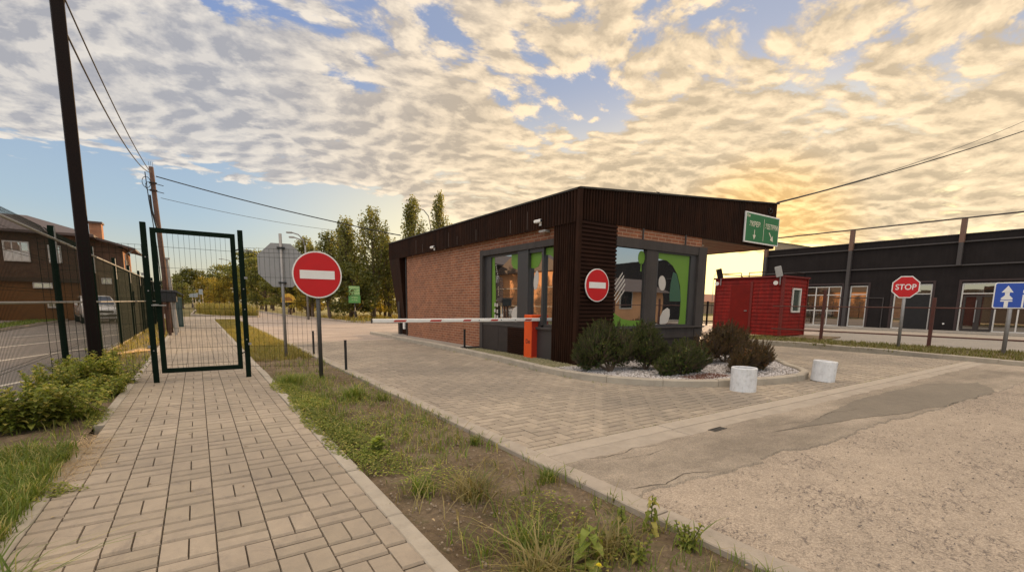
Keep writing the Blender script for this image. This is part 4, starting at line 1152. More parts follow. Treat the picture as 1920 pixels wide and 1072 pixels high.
# red cabin
rc = thing('red_cabin', 'small red clapboard cabin with one white framed window', 'cabin', (24, 12.5, 0))
def planks_x(mb, x, y0, y1, z0, z1, s, sgn):
    z = z0
    while z < z1-.01:
        zz = min(z+s, z1); mb.add([(x+sgn*.035, y0, z), (x+sgn*.035, y1, z), (x+sgn*.005, y1, zz), (x+sgn*.005, y0, zz), (x, y0, z), (x, y1, z)], [(0, 1, 2, 3), (4, 5, 1, 0)]); z += s
def planks_y(mb, y, x0, x1, z0, z1, s):
    z = z0
    while z < z1-.01:
        zz = min(z+s, z1); mb.add([(x0, y-.035, z), (x1, y-.035, z), (x1, y-.005, zz), (x0, y-.005, zz), (x0, y, z), (x1, y, z)], [(0, 1, 2, 3), (4, 5, 1, 0)]); z += s
mb = MB(); mb.box(22.84, 25.2, 11.0, 14.4, .1, 2.80); mb.build('core', cabin_dk, rc)
mb = MB(); planks_x(mb, 22.84, 11.0, 14.4, .12, 2.86, .18, -1); mb.build('side_wall', cabin_red, rc)
mb = MB(); planks_y(mb, 11.0, 22.84, 25.2, .12, 2.86, .18); mb.build('end_wall', cabin_red, rc)
for bx in ((22.78, 22.9, 10.94, 11.04, .1, 2.86), (22.78, 22.83, 12.40, 12.52, .1, 2.7), (22.78, 22.9, 14.36, 14.42, .1, 2.86), (25.16, 25.24, 10.94, 11.04, .1, 2.86)):
    mb = MB(); mb.box(*bx); mb.build('corner_board', cabin_dk, rc)
mb = MB(); mb.box(22.77, 22.8, 12.52, 13.5, .2, 2.55); dr = mb.build('door', M('cabin_door', (.16, .008, .0045), .5, .2, 3, spec=.2), rc)
mb = MB(); mb.box(22.7, 22.77, 12.6, 12.72, 1.25, 1.29); mb.build('door_handle', galv, dr)
mb = MB(); mb.box(22.74, 25.3, 10.9, 14.5, 2.86, 2.94); mb.build('roof', cabin_dk, rc)
mb = MB(); mb.box(23.70, 23.78, 10.92, 10.97, 1.22, 2.38); mb.box(24.46, 24.54, 10.92, 10.97, 1.22, 2.38); mb.box(23.78, 24.46, 10.92, 10.97, 2.30, 2.38); mb.box(23.78, 24.46, 10.92, 10.97, 1.22, 1.30);
wn_ = mb.build('window', win_white, rc)
mb = MB(); mb.box(23.75, 24.5, 10.962, 10.968, 1.25, 2.35); mb.build('glass', glass_mat('cabin_glass', (.75, .8, .75), .35, (.10, .12, .10)), wn_)
mb = MB()
for a, b_ in (((22.9, 11.1), (22.9, 12.7)), ((22.9, 13.1), (22.9, 14.3)), ((22.9, 11.1), (25.1, 11.1)), ((25.1, 11.1), (25.1, 14.3)), ((25.1, 14.3), (22.9, 14.3))):
    mb.tube([(*a, 3.14), (*b_, 3.14)], .02, 6); mb.tube([(*a, 2.9), (*a, 3.14)], .02, 6); mb.tube([(*b_, 2.9), (*b_, 3.14)], .02, 6)
mb.build('roof_rail', dark_pole, rc)
def floodl(label, loc, rz, big=True):
    t = thing('flood_light', label, 'lamp', loc, rz, 'lamps on the red cabin')
    mb = MB(); mb.box(-.14, .14, -.05, .05, .12, .62, .02); mb.xf(Matrix.Rotation(R(-14), 4, 'Y')); mb.build('housing', bulb_m if not big else dark_pole, t, local=True)
    mb = MB(); mb.tube([(0, 0, -.25), (0, 0, .15)], .025, 6); mb.build('bracket', galv, t, local=True)
    mb = MB(); mb.cyl((-.16, -.16), .1, -.14, -.02, 12, axis='y'); mb.build('round_lens', lamp_glass, t, local=True)
floodl('dark tilted flood light on the far left corner of the red cabin', (22.75, 14.1, 2.8), R(-70))
floodl('grey flood light on the near corner of the red cabin', (22.72, 11.1, 2.75), R(-70), False)

# fences at the right
ff = thing('post_and_rail_fence', 'dark rusty posts with two thin rails along the verge', 'fence', (21.9, 6, 0))
for y in (8.82, 5.29, 1.76, -1.8, -5.3):
    mb = MB(); mb.box(21.85, 21.95, y-.05, y+.05, -.1, 2.2 if y > 8 else 1.86, .006); mb.build('post', M('rusty_brown', (.075, .02, .012), .6, .25, 5), ff)
for z in (1.49, .47):
    mb = MB(); mb.tube([(21.9, -6, z), (21.9, 10.9, z+.01)], .022 if z > 1 else .028, 6); mb.build('rail', MATS['rusty_brown'], ff)
fg = thing('far_mesh_fence', 'low railing with posts in the bright gap behind the canopy', 'fence', (34, 22, 0))
for x in (30.2, 32.0, 33.9, 35.8, 37.6, 39.4):
    mb = MB(); mb.box(x-.06, x+.06, 22-.06, 22.06, -.1, 1.9); mb.build('post', dark_pole, fg)
mb = MB(); mb.box(28, 41, 21.97, 22.03, 1.55, 1.62); mb.box(28, 41, 21.97, 22.03, .12, .18); mb.build('rail', dark_pole, fg)
mb = MB()
for i in range(110): mb.box(28+i*.12, 28+i*.12+.02, 21.99, 22.01, .18, 1.55)
mb.build('bars', dark_pole, fg)
hz = thing('low_building', 'long low building with a reddish roof in the bright gap behind the canopy', 'building', (95, 60, 0))
mb = MB(); mb.box(70, 130, 60, 66, 0, 2.6); mb.build('wall', M('far_wall_beige', (.42, .32, .24), .9), hz)
mb = MB(); mb.slab([(59.5, 2.6), (66.5, 2.6), (63, 4.4)], 'x', 69, 131); mb.build('roof', M('far_roof_red', (.33, .16, .10), .9), hz)

# ------------------------------------------------------------------ brown brick house at the left
br = thing('brown_house', 'two storey brown brick building with hipped metal roofs behind the green fence', 'building', (-8, 44, 0))
def wall_front(mb, x0, x1, y, z0, z1): mb.box(x0, x1, y, y+.3, z0, z1)
mb = MB(); mb.box(-22, -6.0, 42, 42.3, .0, 2.55); mb.build('lower_wall', M('ochre_lower_wall', (.17, .072, .018), .8, .15, 1), br)
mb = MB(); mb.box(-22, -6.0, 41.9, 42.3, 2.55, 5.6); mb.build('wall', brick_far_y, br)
mb = MB(); mb.box(-22, -6.0, 41.85, 41.9, 2.45, 2.7); mb.build('belt_course', M('belt', (.06, .035, .02), .8), br)
mb = MB(); mb.box(-6.3, -6.0, 42.3, 50, .0, 5.6); mb.build('side_wall', brick_far_sunlit, br)
# main hip roof
rx0, rx1, ry0, ry1 = -22.6, -5.3, 41.3, 50.6
mb = MB(); mb.add([(rx0, ry0, 5.6), (rx1, ry0, 5.6), (rx1, ry1, 5.6), (rx0, ry1, 5.6), (-18.5, 45.6, 7.0), (-9.2, 45.6, 7.0), (rx0, ry0, 5.45), (rx1, ry0, 5.45), (rx1, ry1, 5.45), (rx0, ry1, 5.45)],
       [(0, 1, 5, 4), (1, 2, 5), (2, 3, 4, 5), (3, 0, 4), (6, 7, 1, 0), (7, 8, 2, 1), (9, 8, 7, 6)])
mb.build('roof', roof_brown, br)
# lower right wing with a roof falling to the right
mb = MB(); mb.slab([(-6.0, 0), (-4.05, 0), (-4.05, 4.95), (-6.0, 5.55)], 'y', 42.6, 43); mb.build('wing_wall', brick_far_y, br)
mb = MB(); mb.box(-4.35, -4.05, 43, 47.5, 0, 4.95); mb.build('wing_side_wall', brick_far_sunlit, br)
mb = MB(); mb.slab([(-6.2, 5.62), (-3.3, 4.82), (-3.3, 4.95), (-6.2, 5.78)], 'y', 42.0, 47.8); mb.build('wing_roof', roof_brown, br)
mb = MB(); mb.box(-5.75, -5.1, 43.2, 44, 5.4, 6.55); ch = mb.build('chimney', brick_far_sunlit, br)
mb = MB(); mb.box(-5.82, -5.03, 43.1, 44.1, 6.55, 6.68); mb.build('chimney_cap', roof_brown, ch)
def h_window(x0, x1, z0, z1, y=41.86, mul=3):
    mb = MB(); w_ = .07
    mb.box(x0, x0+w_, y-.06, y, z0, z1); mb.box(x1-w_, x1, y-.06, y, z0, z1); mb.box(x0+w_, x1-w_, y-.06, y, z1-w_, z1); mb.box(x0+w_, x1-w_, y-.06, y, z0, z0+w_)
    for k in range(1, mul): x = x0+(x1-x0)*k/mul; mb.box(x-.03, x+.03, y-.055, y, z0+w_, z1-w_)
    if z1-z0 > .8: z = z0+(z1-z0)*.52; mb.box(x0+w_, x1-w_, y-.05, y-.001, z-.03, z+.03)
    wn = mb.build('window', win_white, br)
    mb = MB(); mb.box(x0, x1, y-.03, y-.02, z0, z1); mb.build('glass', glass_mat('house_glass', (.8, .8, .8), .5, (.2, .18, .15)) if 'house_glass' not in MATS else MATS['house_glass'], wn)
    if z1-z0 > .8:
        mb = MB(); mb.box(x0+w_, x1-w_, y-.045, y-.035, z0+w_, z0+(z1-z0)*.5); mb.build('blind', white_paint, wn)
h_window(-9.67, -8.5, 3.68, 4.92); h_window(-7.66, -7.05, 3.68, 4.8, mul=2); h_window(-13.5, -12.0, 3.68, 4.92); h_window(-17, -15.5, 3.68, 4.92)
h_window(-8.56, -7.65, 2.05, 2.42, 41.96, 2); h_window(-11.5, -10.4, 2.05, 2.42, 41.96, 2); h_window(-8.0, -7.4, .8, 1.15, 41.96, 2)
h_window(-5.3, -4.75, 2.45, 2.85, 42.6, 2)
mb = MB(); mb.box(-4.03, -3.98, 43.5, 44.3, 3.0, 4.2); mb.build('side_window', frame_dark, br)
mb = MB(); mb.tube([(-3.4, 42.3, 4.85), (-3.9, 42.5, 4.5), (-3.98, 42.55, 0)], .04, 6); mb.build('down_pipe', galv, br)
g2 = thing('side_garage', 'far brick outbuilding seen low beyond the brown house', 'building', (-5, 62, 0))
mb = MB(); mb.box(-9, -2.4, 60, 66, 0, 2.4); mb.build('wall', brick_far_y, g2)
mb = MB(); mb.slab([(-9.3, 2.4), (-2.2, 2.4), (-5.8, 3.6)], 'y', 59.8, 66.2); mb.build('roof', roof_brown, g2)
# unseen house and added shed mirrored in gatehouse windows, sunlight put into wall colours
def plain_house(label, x0, x1, y0, y1, h, ridge, wm):
    t = thing('gabled_house', label, 'building', ((x0+x1)/2, (y0+y1)/2, 0), 0, 'buildings across the road')
    mb = MB(); mb.box(x0, x1, y0, y1, 0, h); mb.build('wall', wm, t)
    mb = MB(); ym = (y0+y1)/2; mb.slab([(y0-.5, h), (y1+.5, h), (ym, ridge)], 'x', x0-.5, x1+.5); mb.build('roof', roof_brown, t)
    for k in range(int((x1-x0)/4)):
        mb = MB(); mb.box(x0+1.5+4*k, x0+3+4*k, y1, y1+.06, 1.2, 2.7); f_ = mb.build('window', win_white, t)
        mb = MB(); mb.box(x0+1.6+4*k, x0+2.9+4*k, y1+.06, y1+.07, 1.3, 2.6); mb.build('pane', car_glass, f_)
plain_house('unseen shed added behind the camera, painted peach to warm the front window reflection', 27, 34, -17, -11, 2.6, 3.9, M('shed_sunlit_peach', (.66, .36, .18), .8, .15, 1))  # added unseen shed, its peach wall stands in for sunlit orange in reflection
plain_house('house across the yard with sunlit orange put into its walls, mirrored in the long gatehouse window', -24, -11.6, 30, 40.5, 4.4, 7.0, M('house_sunlit_orange', (.62, .30, .14), .8, .15, 1))  # the sun's orange is put into this unseen house's wall colour

# ------------------------------------------------------------------ cars
def make_car(label, paint, loc, rz, suv=True):
    t = thing('parked_car', label, 'car', loc, rz, 'cars parked at the brown house')
    H = 1.66 if suv else 1.5
    # body: cross sections along y (front at -2.1), each an outline of half width / height stations
    def loft(secs, name, mat, parent, smooth=True):
        mb = MB(); n = len(secs[0][1])
        vs = []; 
        for y, prof in secs: vs += [(x, y, z) for x, z in prof]+[(-x, y, z) for x, z in prof[::-1]]
        m = 2*n; fs = [(k*m+a, k*m+(a+1) % m, (k+1)*m+(a+1) % m, (k+1)*m+a) for k in range(len(secs)-1) for a in range(m)]
        fs += [tuple(range(m))[::-1], tuple(range((len(secs)-1)*m, len(secs)*m))]
        mb.add(vs, fs); o = mb.build(name, mat, parent, local=True, smooth=smooth)
        return o
    def sec(w, zt, zb=.3, bulge=.04): return [(w*.80, zb), (w+bulge*.3, zb+.12), (w+bulge, zb+.35), (w, zt-.14), (w*.93, zt-.03), (w*.72, zt)]
    body = loft([(-2.12, sec(.62, .80, .34)), (-2.02, sec(.80, .90, .28)), (-1.75, sec(.88, .98, .26)), (-1.2, sec(.90, 1.03, .26)), (-.9, sec(.90, 1.07, .26)), (0, sec(.90, 1.06, .26)), (1.2, sec(.90, 1.08, .26)), (1.8, sec(.89, 1.08, .28)), (2.08, sec(.82, 1.02, .34)), (2.16, sec(.74, .9, .4))], 'body', paint, t)
    def cs(w0, w1, zt): return [(w0, 1.02), (w0-.02, 1.06), (w0*.5+w1*.5, (1.05+zt)/2), (w1, zt-.07), (w1*.9, zt-.02), (w1*.6, zt)]
    cab = loft([(-.95, cs(.84, .80, 1.12)), (-.45, cs(.85, .74, H-.18)), (-.15, cs(.85, .70, H-.03)), (.5, cs(.85, .70, H)), (1.3, cs(.85, .69, H-.03)), (1.85, cs(.84, .70, H-.25)), (2.0, cs(.82, .76, 1.12))], 'roof', paint, t)
    mb = MB(); mb.add([(-.72, -.96, 1.10), (.72, -.96, 1.10), (.60, -.34, H-.1), (-.60, -.34, H-.1)], [(0, 1, 2, 3)]); mb.xf(Matrix.Translation((0, -.02, .03))); mb.build('windscreen', car_glass, cab, local=True)
    for s_ in (-1, 1):
        for y0, y1 in ((-.5, .35), (.42, 1.25)):
            mb = MB(); x0, x1 = s_*.865, s_*.745
            mb.add([(x0, y0, 1.12), (x0, y1, 1.12), (x1, y1-.04, H-.17), (x1, y0+(.3 if y0 < 0 else .02), H-.17)], [(0, 1, 2, 3)]); mb.build('side_window', car_glass, cab, local=True)
        mb = MB(); mb.box(min(s_*.92, s_*1.05), max(s_*.92, s_*1.05), -.62, -.5, 1.05, 1.2, .02); mb.build('mirror', paint, t, local=True)
        mb = MB(); mb.box(min(s_*.5, s_*.82), max(s_*.5, s_*.82), -2.10, -1.95, .74, .86, .02); mb.build('headlight', lamp_glass, t, local=True)
        mb = MB(); mb.box(min(s_*.55, s_*.74), max(s_*.55, s_*.74), -2.13, -2.0, .42, .54, .02); mb.build('fog_lamp', black_rubber, t, local=True)
        mb = MB(); mb.box(min(s_*.70, s_*.86), max(s_*.70, s_*.86), 2.05, 2.14, .8, 1.0, .02); mb.build('tail_light', red_paint, t, local=True)
        for y in (-1.35, 1.35):
            mb = MB(); mb.cyl((y, .34), .34, s_*.70, s_*.93, 24, axis='x'); wl_ = mb.build('wheel', black_rubber, t, local=True)
            mb = MB(); mb.cyl((y, .34), .21, s_*.931, s_*.94, 16, axis='x'); mb.build('rim', galv, wl_, local=True)
    mb = MB(); mb.box(-.5, .5, -2.145, -2.05, .62, .76, .01); mb.box(-.55, .55, -2.15, -2.05, .38, .55, .02); mb.build('grille', black_rubber, t, local=True)
    mb = MB(); mb.box(-.26, .26, -2.17, -2.15, .52, .62); mb.build('number_plate', white_paint, t, local=True)
    return t
make_car('white car facing the camera behind the dark square pole', car_white, (-5.1, 38.2, -.02), R(14))
make_car('dark grey car parked just behind the white one', car_dark, (-3.5, 47.5, -.02), R(8), False)
make_car('white car at the left edge of the photograph with only its tail in view', car_white, (-11.9, 37.0, .0), R(85), False)
#make_car('dark car beyond the lawn at the foot of the brown house', car_dark, (-9.6, 40.1, .0), R(85), False)

# ------------------------------------------------------------------ street lights
def street_light(label, loc, rz, h, arms):
    t = thing('street_lamp', label, 'street lamp', loc, rz, 'street lamps along the far road')
    mb = MB(); mb.tube([(0, 0, 0), (0, 0, h*.86)], .09, 8, .06); mb.build('pole', galv, t, local=True, smooth=True)
    for k, (L, dz) in enumerate(arms):
        mb = MB(); mb.tube([(0, 0, h*.84), (-L*.12, 0, h*.93), (-L*.4, 0, h*.98+dz), (-L*.8, 0, h+dz)], .045, 6); a = mb.build('arm', galv, t, local=True)
        mb = MB(); mb.box(-L*1.15, -L*.78, -.12, .12, h-.06+dz, h+.05+dz, .02); mb.build('lamp_head', bulb_m, a, local=True)
street_light('double armed street lamp above the no entry sign', (7.39, 40, 0), R(-20), 6.75, [(1.15, 0), (1.0, -.35)])
street_light('single armed street lamp rising over the gatehouse roof between two poplars', (18.1, 40, 0), R(-20), 9.95, [(1.5, 0)])
street_light('small street lamp just right of the gate above the far trees', (9.3, 88, 0), R(-10), 9.5, [(2.0, 0)])
street_light('small street lamp seen through the gate above the far trees', (6.0, 96, 0), R(-10), 8.6, [(2.0, 0)])
street_light('lone thin street lamp in the bright gap behind the canopy', (94, 60, 0), R(60), 8.8, [(2.0, 0)])

# ------------------------------------------------------------------ trees
def leafquads(mb, c, rad, n, s, flat=1.):
    for _ in range(n):
        d = Vector((random.gauss(0, 1), random.gauss(0, 1), random.gauss(0, 1))); d.normalize()
        p = Vector(c)+Vector((d.x*rad[0], d.y*rad[1], d.z*rad[2]))*random.random()**.45
        a = Vector((random.gauss(0, 1), random.gauss(0, 1), random.gauss(0, 1)*flat)).normalized(); b_ = a.cross(Vector((random.gauss(0, 1), random.gauss(0, 1), random.gauss(0, 1)))).normalized()
        q = s*random.uniform(.6, 1.3)
        mb.add([p-a*q, p+b_*q*.6, p+a*q, p-b_*q*.6], [(0, 1, 2, 3)])
def make_poplar(h, w, seed, label, loc, lean=0., dens=1., fork=False, mat=None):
    random.seed(seed)
    t = thing('poplar_tree', label, 'tree', loc, random.uniform(0, 6), 'poplars beyond the forecourt')
    mb = MB()
    trunk = [(lean*z*z/h*.05+.12*math.sin(z*.6+seed), .1*math.cos(z*.5+seed), z) for z in [h*i/8*.92 for i in range(9)]]
    mb.tube(trunk, .17*h/9, 8, .03)
    cr = MB()
    nb = int(46*dens)
    for i in range(nb):
        f_ = i/nb; z0 = h*(.10+.72*f_); a = i*2.399+random.uniform(-.3, .3)
        L = h*(.17+.20*(1-f_))*random.uniform(.7, 1.1)
        sp = w*(math.sin(math.pi*min(1, f_*.85+.12))**.7)*random.uniform(.55, 1.05)
        k = min(8, int(z0/(h*.92)*8)); b0 = Vector(trunk[k]); b0.z = z0
        tip = b0+Vector((math.cos(a)*sp, math.sin(a)*sp, L))
        md = b0.lerp(tip, .5)+Vector((math.cos(a)*sp*.15, math.sin(a)*sp*.15, -L*.12))
        mb.tube([b0, md, tip], .045*h/9, 4, .01, cap=False)
        for q in (.35, .6, .8, 1.0):
            c = b0.lerp(md, q*2) if q < .5 else md.lerp(tip, q*2-1)
            if random.random() < .14: continue
            r_ = h*.036*random.uniform(.7, 1.4)*(1.1-.35*f_)
            leafquads(cr, c, (r_, r_, r_*1.7), int(34*dens), .085)
    leafquads(cr, (trunk[8][0], trunk[8][1], h*.95), (h*.02, h*.02, h*.06), 60, .08)
    mb.build('trunk', bark, t, local=True); cr.build('crown', mat or leaf_poplar, t, local=True)
    return t
def make_bushy(h, w, seed, label, loc, mat, group, name='round_tree', low=.12):
    random.seed(seed)
    t = thing(name, label, 'tree', loc, random.uniform(0, 6), group)
    mb = MB(); mb.tube([(0, 0, 0), (.1, .05, h*.3), (0, 0, h*.7)], .03*h, 7, .03)
    cr = MB()
    for i in range(70):
        a = random.uniform(0, 6.28); z = random.uniform(low, 1)**.8; rr = w*math.sqrt(max(0, 1-((z-.45)/.6)**2))*random.uniform(.35, 1)
        c = (math.cos(a)*rr, math.sin(a)*rr, h*z*.93)
        if i % 3 == 0: mb.tube([(0, 0, h*z*.5), c], .012*h, 4, .01, cap=False)
        q = h*random.uniform(.07, .14); leafquads(cr, c, (q, q, q*.8), 60, .018*h+.03)
    mb.build('trunk', bark, t, local=True); cr.build('crown', mat, t, local=True)
    return t
pA = make_poplar(8.9, 1.5, 1, 'tall poplar with a bare lower trunk, tallest left of the gatehouse', (11.9, 37.5, 0))
pB = make_poplar(8.2, 1.15, 5, 'slim pointed poplar just left of the tallest one by the gatehouse', (10.3, 38.8, 0))
pC = make_poplar(10.2, 1.1, 9, 'slender dense poplar rising over the gatehouse roof, left of the lamp', (15.3, 37.4, 0), dens=1.15)
pop = 'poplars beyond the forecourt'
def cp_(src, lab, loc, s, rz): return copy_tree(src, loc, rz, s, lab)
cp_(pC, 'slender poplar rising over the gatehouse roof, right of the lamp', (17.6, 37.0, 0), (.8, .8, 1.06), 2.2)
cp_(pB, 'poplar with a leaning tip just above the no entry sign', (9.2, 40.5, 0), (1.1, 1.1, .88), 1.3)
cp_(pA, 'short bushy poplar right above the right rim of the no entry sign', (8.5, 43.5, 0), (.9, .9, .72), 3.1)
cp_(pB, 'poplar filling the gap between the tallest poplar and the gatehouse fin', (13.3, 38.0, 0), (1.2, 1.2, .80), 4.1)
cp_(pA, 'wide poplar behind the green notice boards', (11.2, 42.0, 0), (1.2, 1.2, .86), 5.0)
cp_(pA, 'poplar hidden mostly by the gatehouse fin, its tip at the roof corner', (14.0, 41.0, 0), (.9, .9, .90), .7)
cp_(pB, 'thin poplar between the sign back and the leaning tipped poplar', (8.9, 48, 0), (1.2, 1.2, .92), 2.7)
cp_(pB, 'thin low poplar behind the back of the octagonal sign', (8.0, 52, 0), (1.3, 1.3, .85), .3)
g_tr = 'trees along the far road'
dk = make_bushy(4.6, 1.7, 21, 'round dark tree behind the green notice boards', (10.2, 36.6, 0), leaf_green, g_tr)
b1 = make_bushy(6.4, 3.0, 23, 'broad tree with yellow green leaves right of the gate posts', (9.2, 60, 0), leaf_poplar, g_tr)
b2 = make_bushy(6.0, 2.6, 25, 'dark round tree behind the octagonal sign back', (10.5, 66, 0), leaf_green, g_tr)
b3 = make_bushy(6.2, 3.2, 27, 'sunlit yellow green tree seen through the right half of the gate', (5.9, 98, 0), leaf_golden, g_tr)
spots = [(b2, 'dark tree between the gate posts and the octagonal sign', (7.9, 72, 0), 1.05), (b1, 'tall tree behind the right gate post', (8.8, 86, 0), 1.35),
 (b2, 'dark tree behind the sunlit one seen through the gate', (8.2, 112, 0), 1.5), (b3, 'pale tree seen through the middle of the gate', (1.9, 104, 0), .95),
 (b2, 'dark tree with a high top seen through the left half of the gate', (-.6, 112, 0), 1.3), (b1, 'low tree at the left end of the row through the gate', (-3.4, 108, 0), .95),
 (b2, 'dark tree at the far left of the row, beside the concrete post', (-4.6, 100, 0), .8), (b1, 'second broad tree right of the octagonal sign back', (11.2, 58, 0), .95),
 (b3, 'golden sunlit tree low between the octagonal sign and the no entry sign', (8.6, 47.0, 0), .52), (b1, 'broad tree farthest behind the poplars', (14.2, 52, 0), .85),
 (b3, 'golden bush at the foot of the tallest poplar', (12.6, 40.5, 0), .5), (b2, 'dark low tree far beyond the wide grey board', (3.6, 118, 0), 1.2), (b1, 'tall tree far behind the square grey board', (5.4, 125, 0), 1.5), (b3, 'small golden tree beside the gatehouse fin', (13.9, 36.5, 0), .42),
 (b1, 'low broad tree beyond the end of the green fence', (-6.5, 80, 0), .6),
 (b2, 'dark tree filling the row between the gate and the yellow sign', (9.6, 78, 0), 1.15), (b1, 'tree behind the yellow sign', (9.8, 64, 0), 1.0), (b2, 'dark tree behind the round no entry sign', (10.0, 52, 0), .8), (b1, 'wide tree behind the green notice boards, between two poplars', (12.5, 46, 0), .8), (b2, 'dark tree low behind the tallest poplar', (14.6, 44, 0), .75), (b1, 'high tree behind the top of the right gate post', (9.5, 100, 0), 1.7), (b2, 'dark tree right of the small street lamp', (11.5, 96, 0), 1.7), (b1, 'small tree in the gap left of the wide grey board', (-2.0, 100, 0), .7), (b3, 'yellow green tree in the middle of the far row', (3.4, 100, 0), .8)]
for k, (src, lab, loc, s) in enumerate(spots): cp_(src, lab, loc, s, k*1.1)
sheet('tree_verge', [(8.95, 34.6), (9.7, 33.0), (11.2, 32.0), (14, 31), (22, 30), (60, 27), (120, 60), (120, 140), (7.4, 140), (7.4, 60), (7.8, 47), (8.7, 40)], .05, M('verge_grass', (.20, .17, .045), .95, .35, 3))
stone_kerb('tree_verge_kerb', [(7.25, 100), (7.25, 60), (7.65, 47), (8.6, 39.8), (8.85, 34.5), (9.6, 32.8), (11.1, 31.85), (14, 30.85), (22, 29.8), (40, 27)], .15, .12, conc_pale, 1.5)
sheet('planted_island', [(-.3, 55), (1.9, 47.6), (3.5, 46.9), (4.4, 47.2), (5.2, 60), (3.0, 90), (.2, 90)], .04, MATS['verge_grass'])
stone_kerb('planted_island_kerb', [(3.0, 90), (5.3, 60), (4.5, 47.1), (3.5, 46.8), (1.9, 47.5), (-.4, 55), (.1, 90)], .15, .12, conc_pale, 1.5)
# ------------------------------------------------------------------ low plants
def blades(name, pts, hts, width, mat, lean=.5, label=None, cat=None, extra_down=.01):
    """pts (n,3) roots, hts (n,) lengths: curved blades of three faces each, one sheet of growth"""
    n = len(pts); a = rng.uniform(0, 2*np.pi, n); ln = rng.normal(lean, lean*.5, n)[:, None]*hts[:, None]
    dirv = np.stack([np.cos(a), np.sin(a), np.zeros(n)], 1); side = np.stack([-np.sin(a), np.cos(a), np.zeros(n)], 1)
    tw = rng.uniform(-1, 1, (n, 1)); side = side+dirv*tw*.6
    w = (width*rng.uniform(.5, 1.3, n))[:, None]
    up = np.array([[0, 0, 1.]])
    p0 = pts-up*extra_down; p1 = pts+up*(hts*.5)[:, None]+dirv*ln*.28; p2 = pts+up*(hts*.85)[:, None]+dirv*ln*.75; p3 = pts+up*(hts*.92)[:, None]+dirv*ln*1.25
    V = np.stack([p0-side*w*.6, p0+side*w*.6, p1-side*w*.5, p1+side*w*.5, p2-side*w*.3, p2+side*w*.3, p3], 1).reshape(-1, 3)
    b = np.arange(n)*7
    fs = []
    q = np.stack([b, b+1, b+3, b+2], 1); q2 = np.stack([b+2, b+3, b+5, b+4], 1); tr = np.stack([b+4, b+5, b+6], 1)
    me = bpy.data.meshes.new(name)
    nl = n*11; me.vertices.add(len(V)); me.vertices.foreach_set('co', V.astype(np.float32).ravel())
    loops = np.concatenate([q, q2], 1).reshape(n, 8); loops = np.concatenate([loops, tr], 1).ravel()
    me.loops.add(nl); me.loops.foreach_set('vertex_index', loops.astype(np.int32))
    me.polygons.add(3*n); st = (np.arange(n)[:, None]*11+np.array([0, 4, 8])).ravel(); me.polygons.foreach_set('loop_start', st.astype(np.int32))
    me.polygons.foreach_set('loop_total', np.tile([4, 4, 3], n).astype(np.int32))
    me.materials.append(mat); me.update(calc_edges=True); me.validate()
    o = bpy.data.objects.new(name, me); COL.objects.link(o); tag(o, label, cat, kind='stuff'); return o
def scatter(n, x0, x1, y0, y1, dens, z=0.):
    x = rng.uniform(x0, x1, n); y = rng.uniform(y0, y1, n)
    keep = np.array([rng.random() < dens(a, b_) for a, b_ in zip(x, y)])
    x, y = x[keep], y[keep]; return np.stack([x, y, np.full(len(x), z)], 1)
def nz(x, y, s, k=0.): return mn.noise((x*s, y*s, k))*.5+.5
def tufts(n, x0, x1, y0, y1, dens, per, rad, z=0.):
    c = scatter(n, x0, x1, y0, y1, dens, z); out = []
    for p in c:
        k = rng.integers(per[0], per[1]); r_ = rng.normal(0, rad, (k, 2)); q = np.repeat(p[None], k, 0); q[:, :2] += r_; out.append(q)
    return np.concatenate(out) if out else np.zeros((0, 3))
def dR(x, y):     # right strip: lush near the path edge between y 4 and 9
    v = 0
    e = (x-1.07)/1.35
    if 3.6 < y < 9.4: v = max(0, 1.15-e*(1.1+.3*math.sin(y*2.3)))*(.25+.9*nz(x, y, 1.7, 1))
    if 8.2 < y < 9.6 and e < .55: v += .3
    if 6.6 < y < 7.3 and .35 < e < .75: v += .4
    v += .10*max(0, nz(x, y, 2.6, 4)-.5)*4
    if y < 2.4: v += .25
    return v
p = tufts(3900, 1.09, 2.40, .6, 13, dR, (3, 8), .022, -.03); blades('grass', p, rng.uniform(.03, .10, len(p)), .0055, grass_green, .7, 'patchy short green grass in the soil strip beside the path', 'grass')
p = tufts(900, 1.09, 2.42, .6, 13, lambda x, y: max(0, nz(x, y, 2.2, 8)-.3)*1.6, (2, 7), .025, -.03); blades('dry_grass', p, rng.uniform(.02, .075, len(p)), .004, grass_dry, 1.1, 'sparse dry grass and litter on the soil strip', 'grass')
p = tufts(7000, 1.08, 2.44, 12.5, 40, lambda x, y: .95, (3, 7), .03, -.03); blades('golden_grass', p, rng.uniform(.05, .16, len(p)), .009, grass_gold, .5, 'sunlit golden grass on the far strip beyond the gate', 'grass')
def tuft_clump(cx, cy, n, h, rad, mat, nm, lab, w=.006, lean=.8):
    pts = np.stack([rng.normal(cx, rad, n), rng.normal(cy, rad, n), np.full(n, -.03)], 1)
    o = blades(nm, pts, rng.uniform(h*.5, h, n), w, mat, lean); o['kind'] = ''; del o['kind']
    tag(o, lab, 'grass tuft', 'grass tufts in the soil strip'); return o
tuft_clump(1.86, 6.9, 260, .26, .07, grass_green, 'grass_tuft', 'tall dark grass tuft in the middle of the strip near the two bollards')
tuft_clump(2.20, 6.6, 120, .16, .05, grass_green, 'grass_tuft', 'small grass tuft right of the tall one, close to the drive kerb')
tuft_clump(1.30, 8.7, 320, .24, .10, grass_green, 'grass_tuft', 'bushy grass tuft at the path edge below the no entry sign post')
tuft_clump(2.28, 2.80, 110, .15, .035, grass_green, 'grass_tuft', 'upright grass tuft against the drive kerb at the road corner')
tuft_clump(2.30, 4.02, 80, .11, .03, grass_green, 'grass_tuft', 'tiny tuft on the kerb edge where the paving meets the strip')
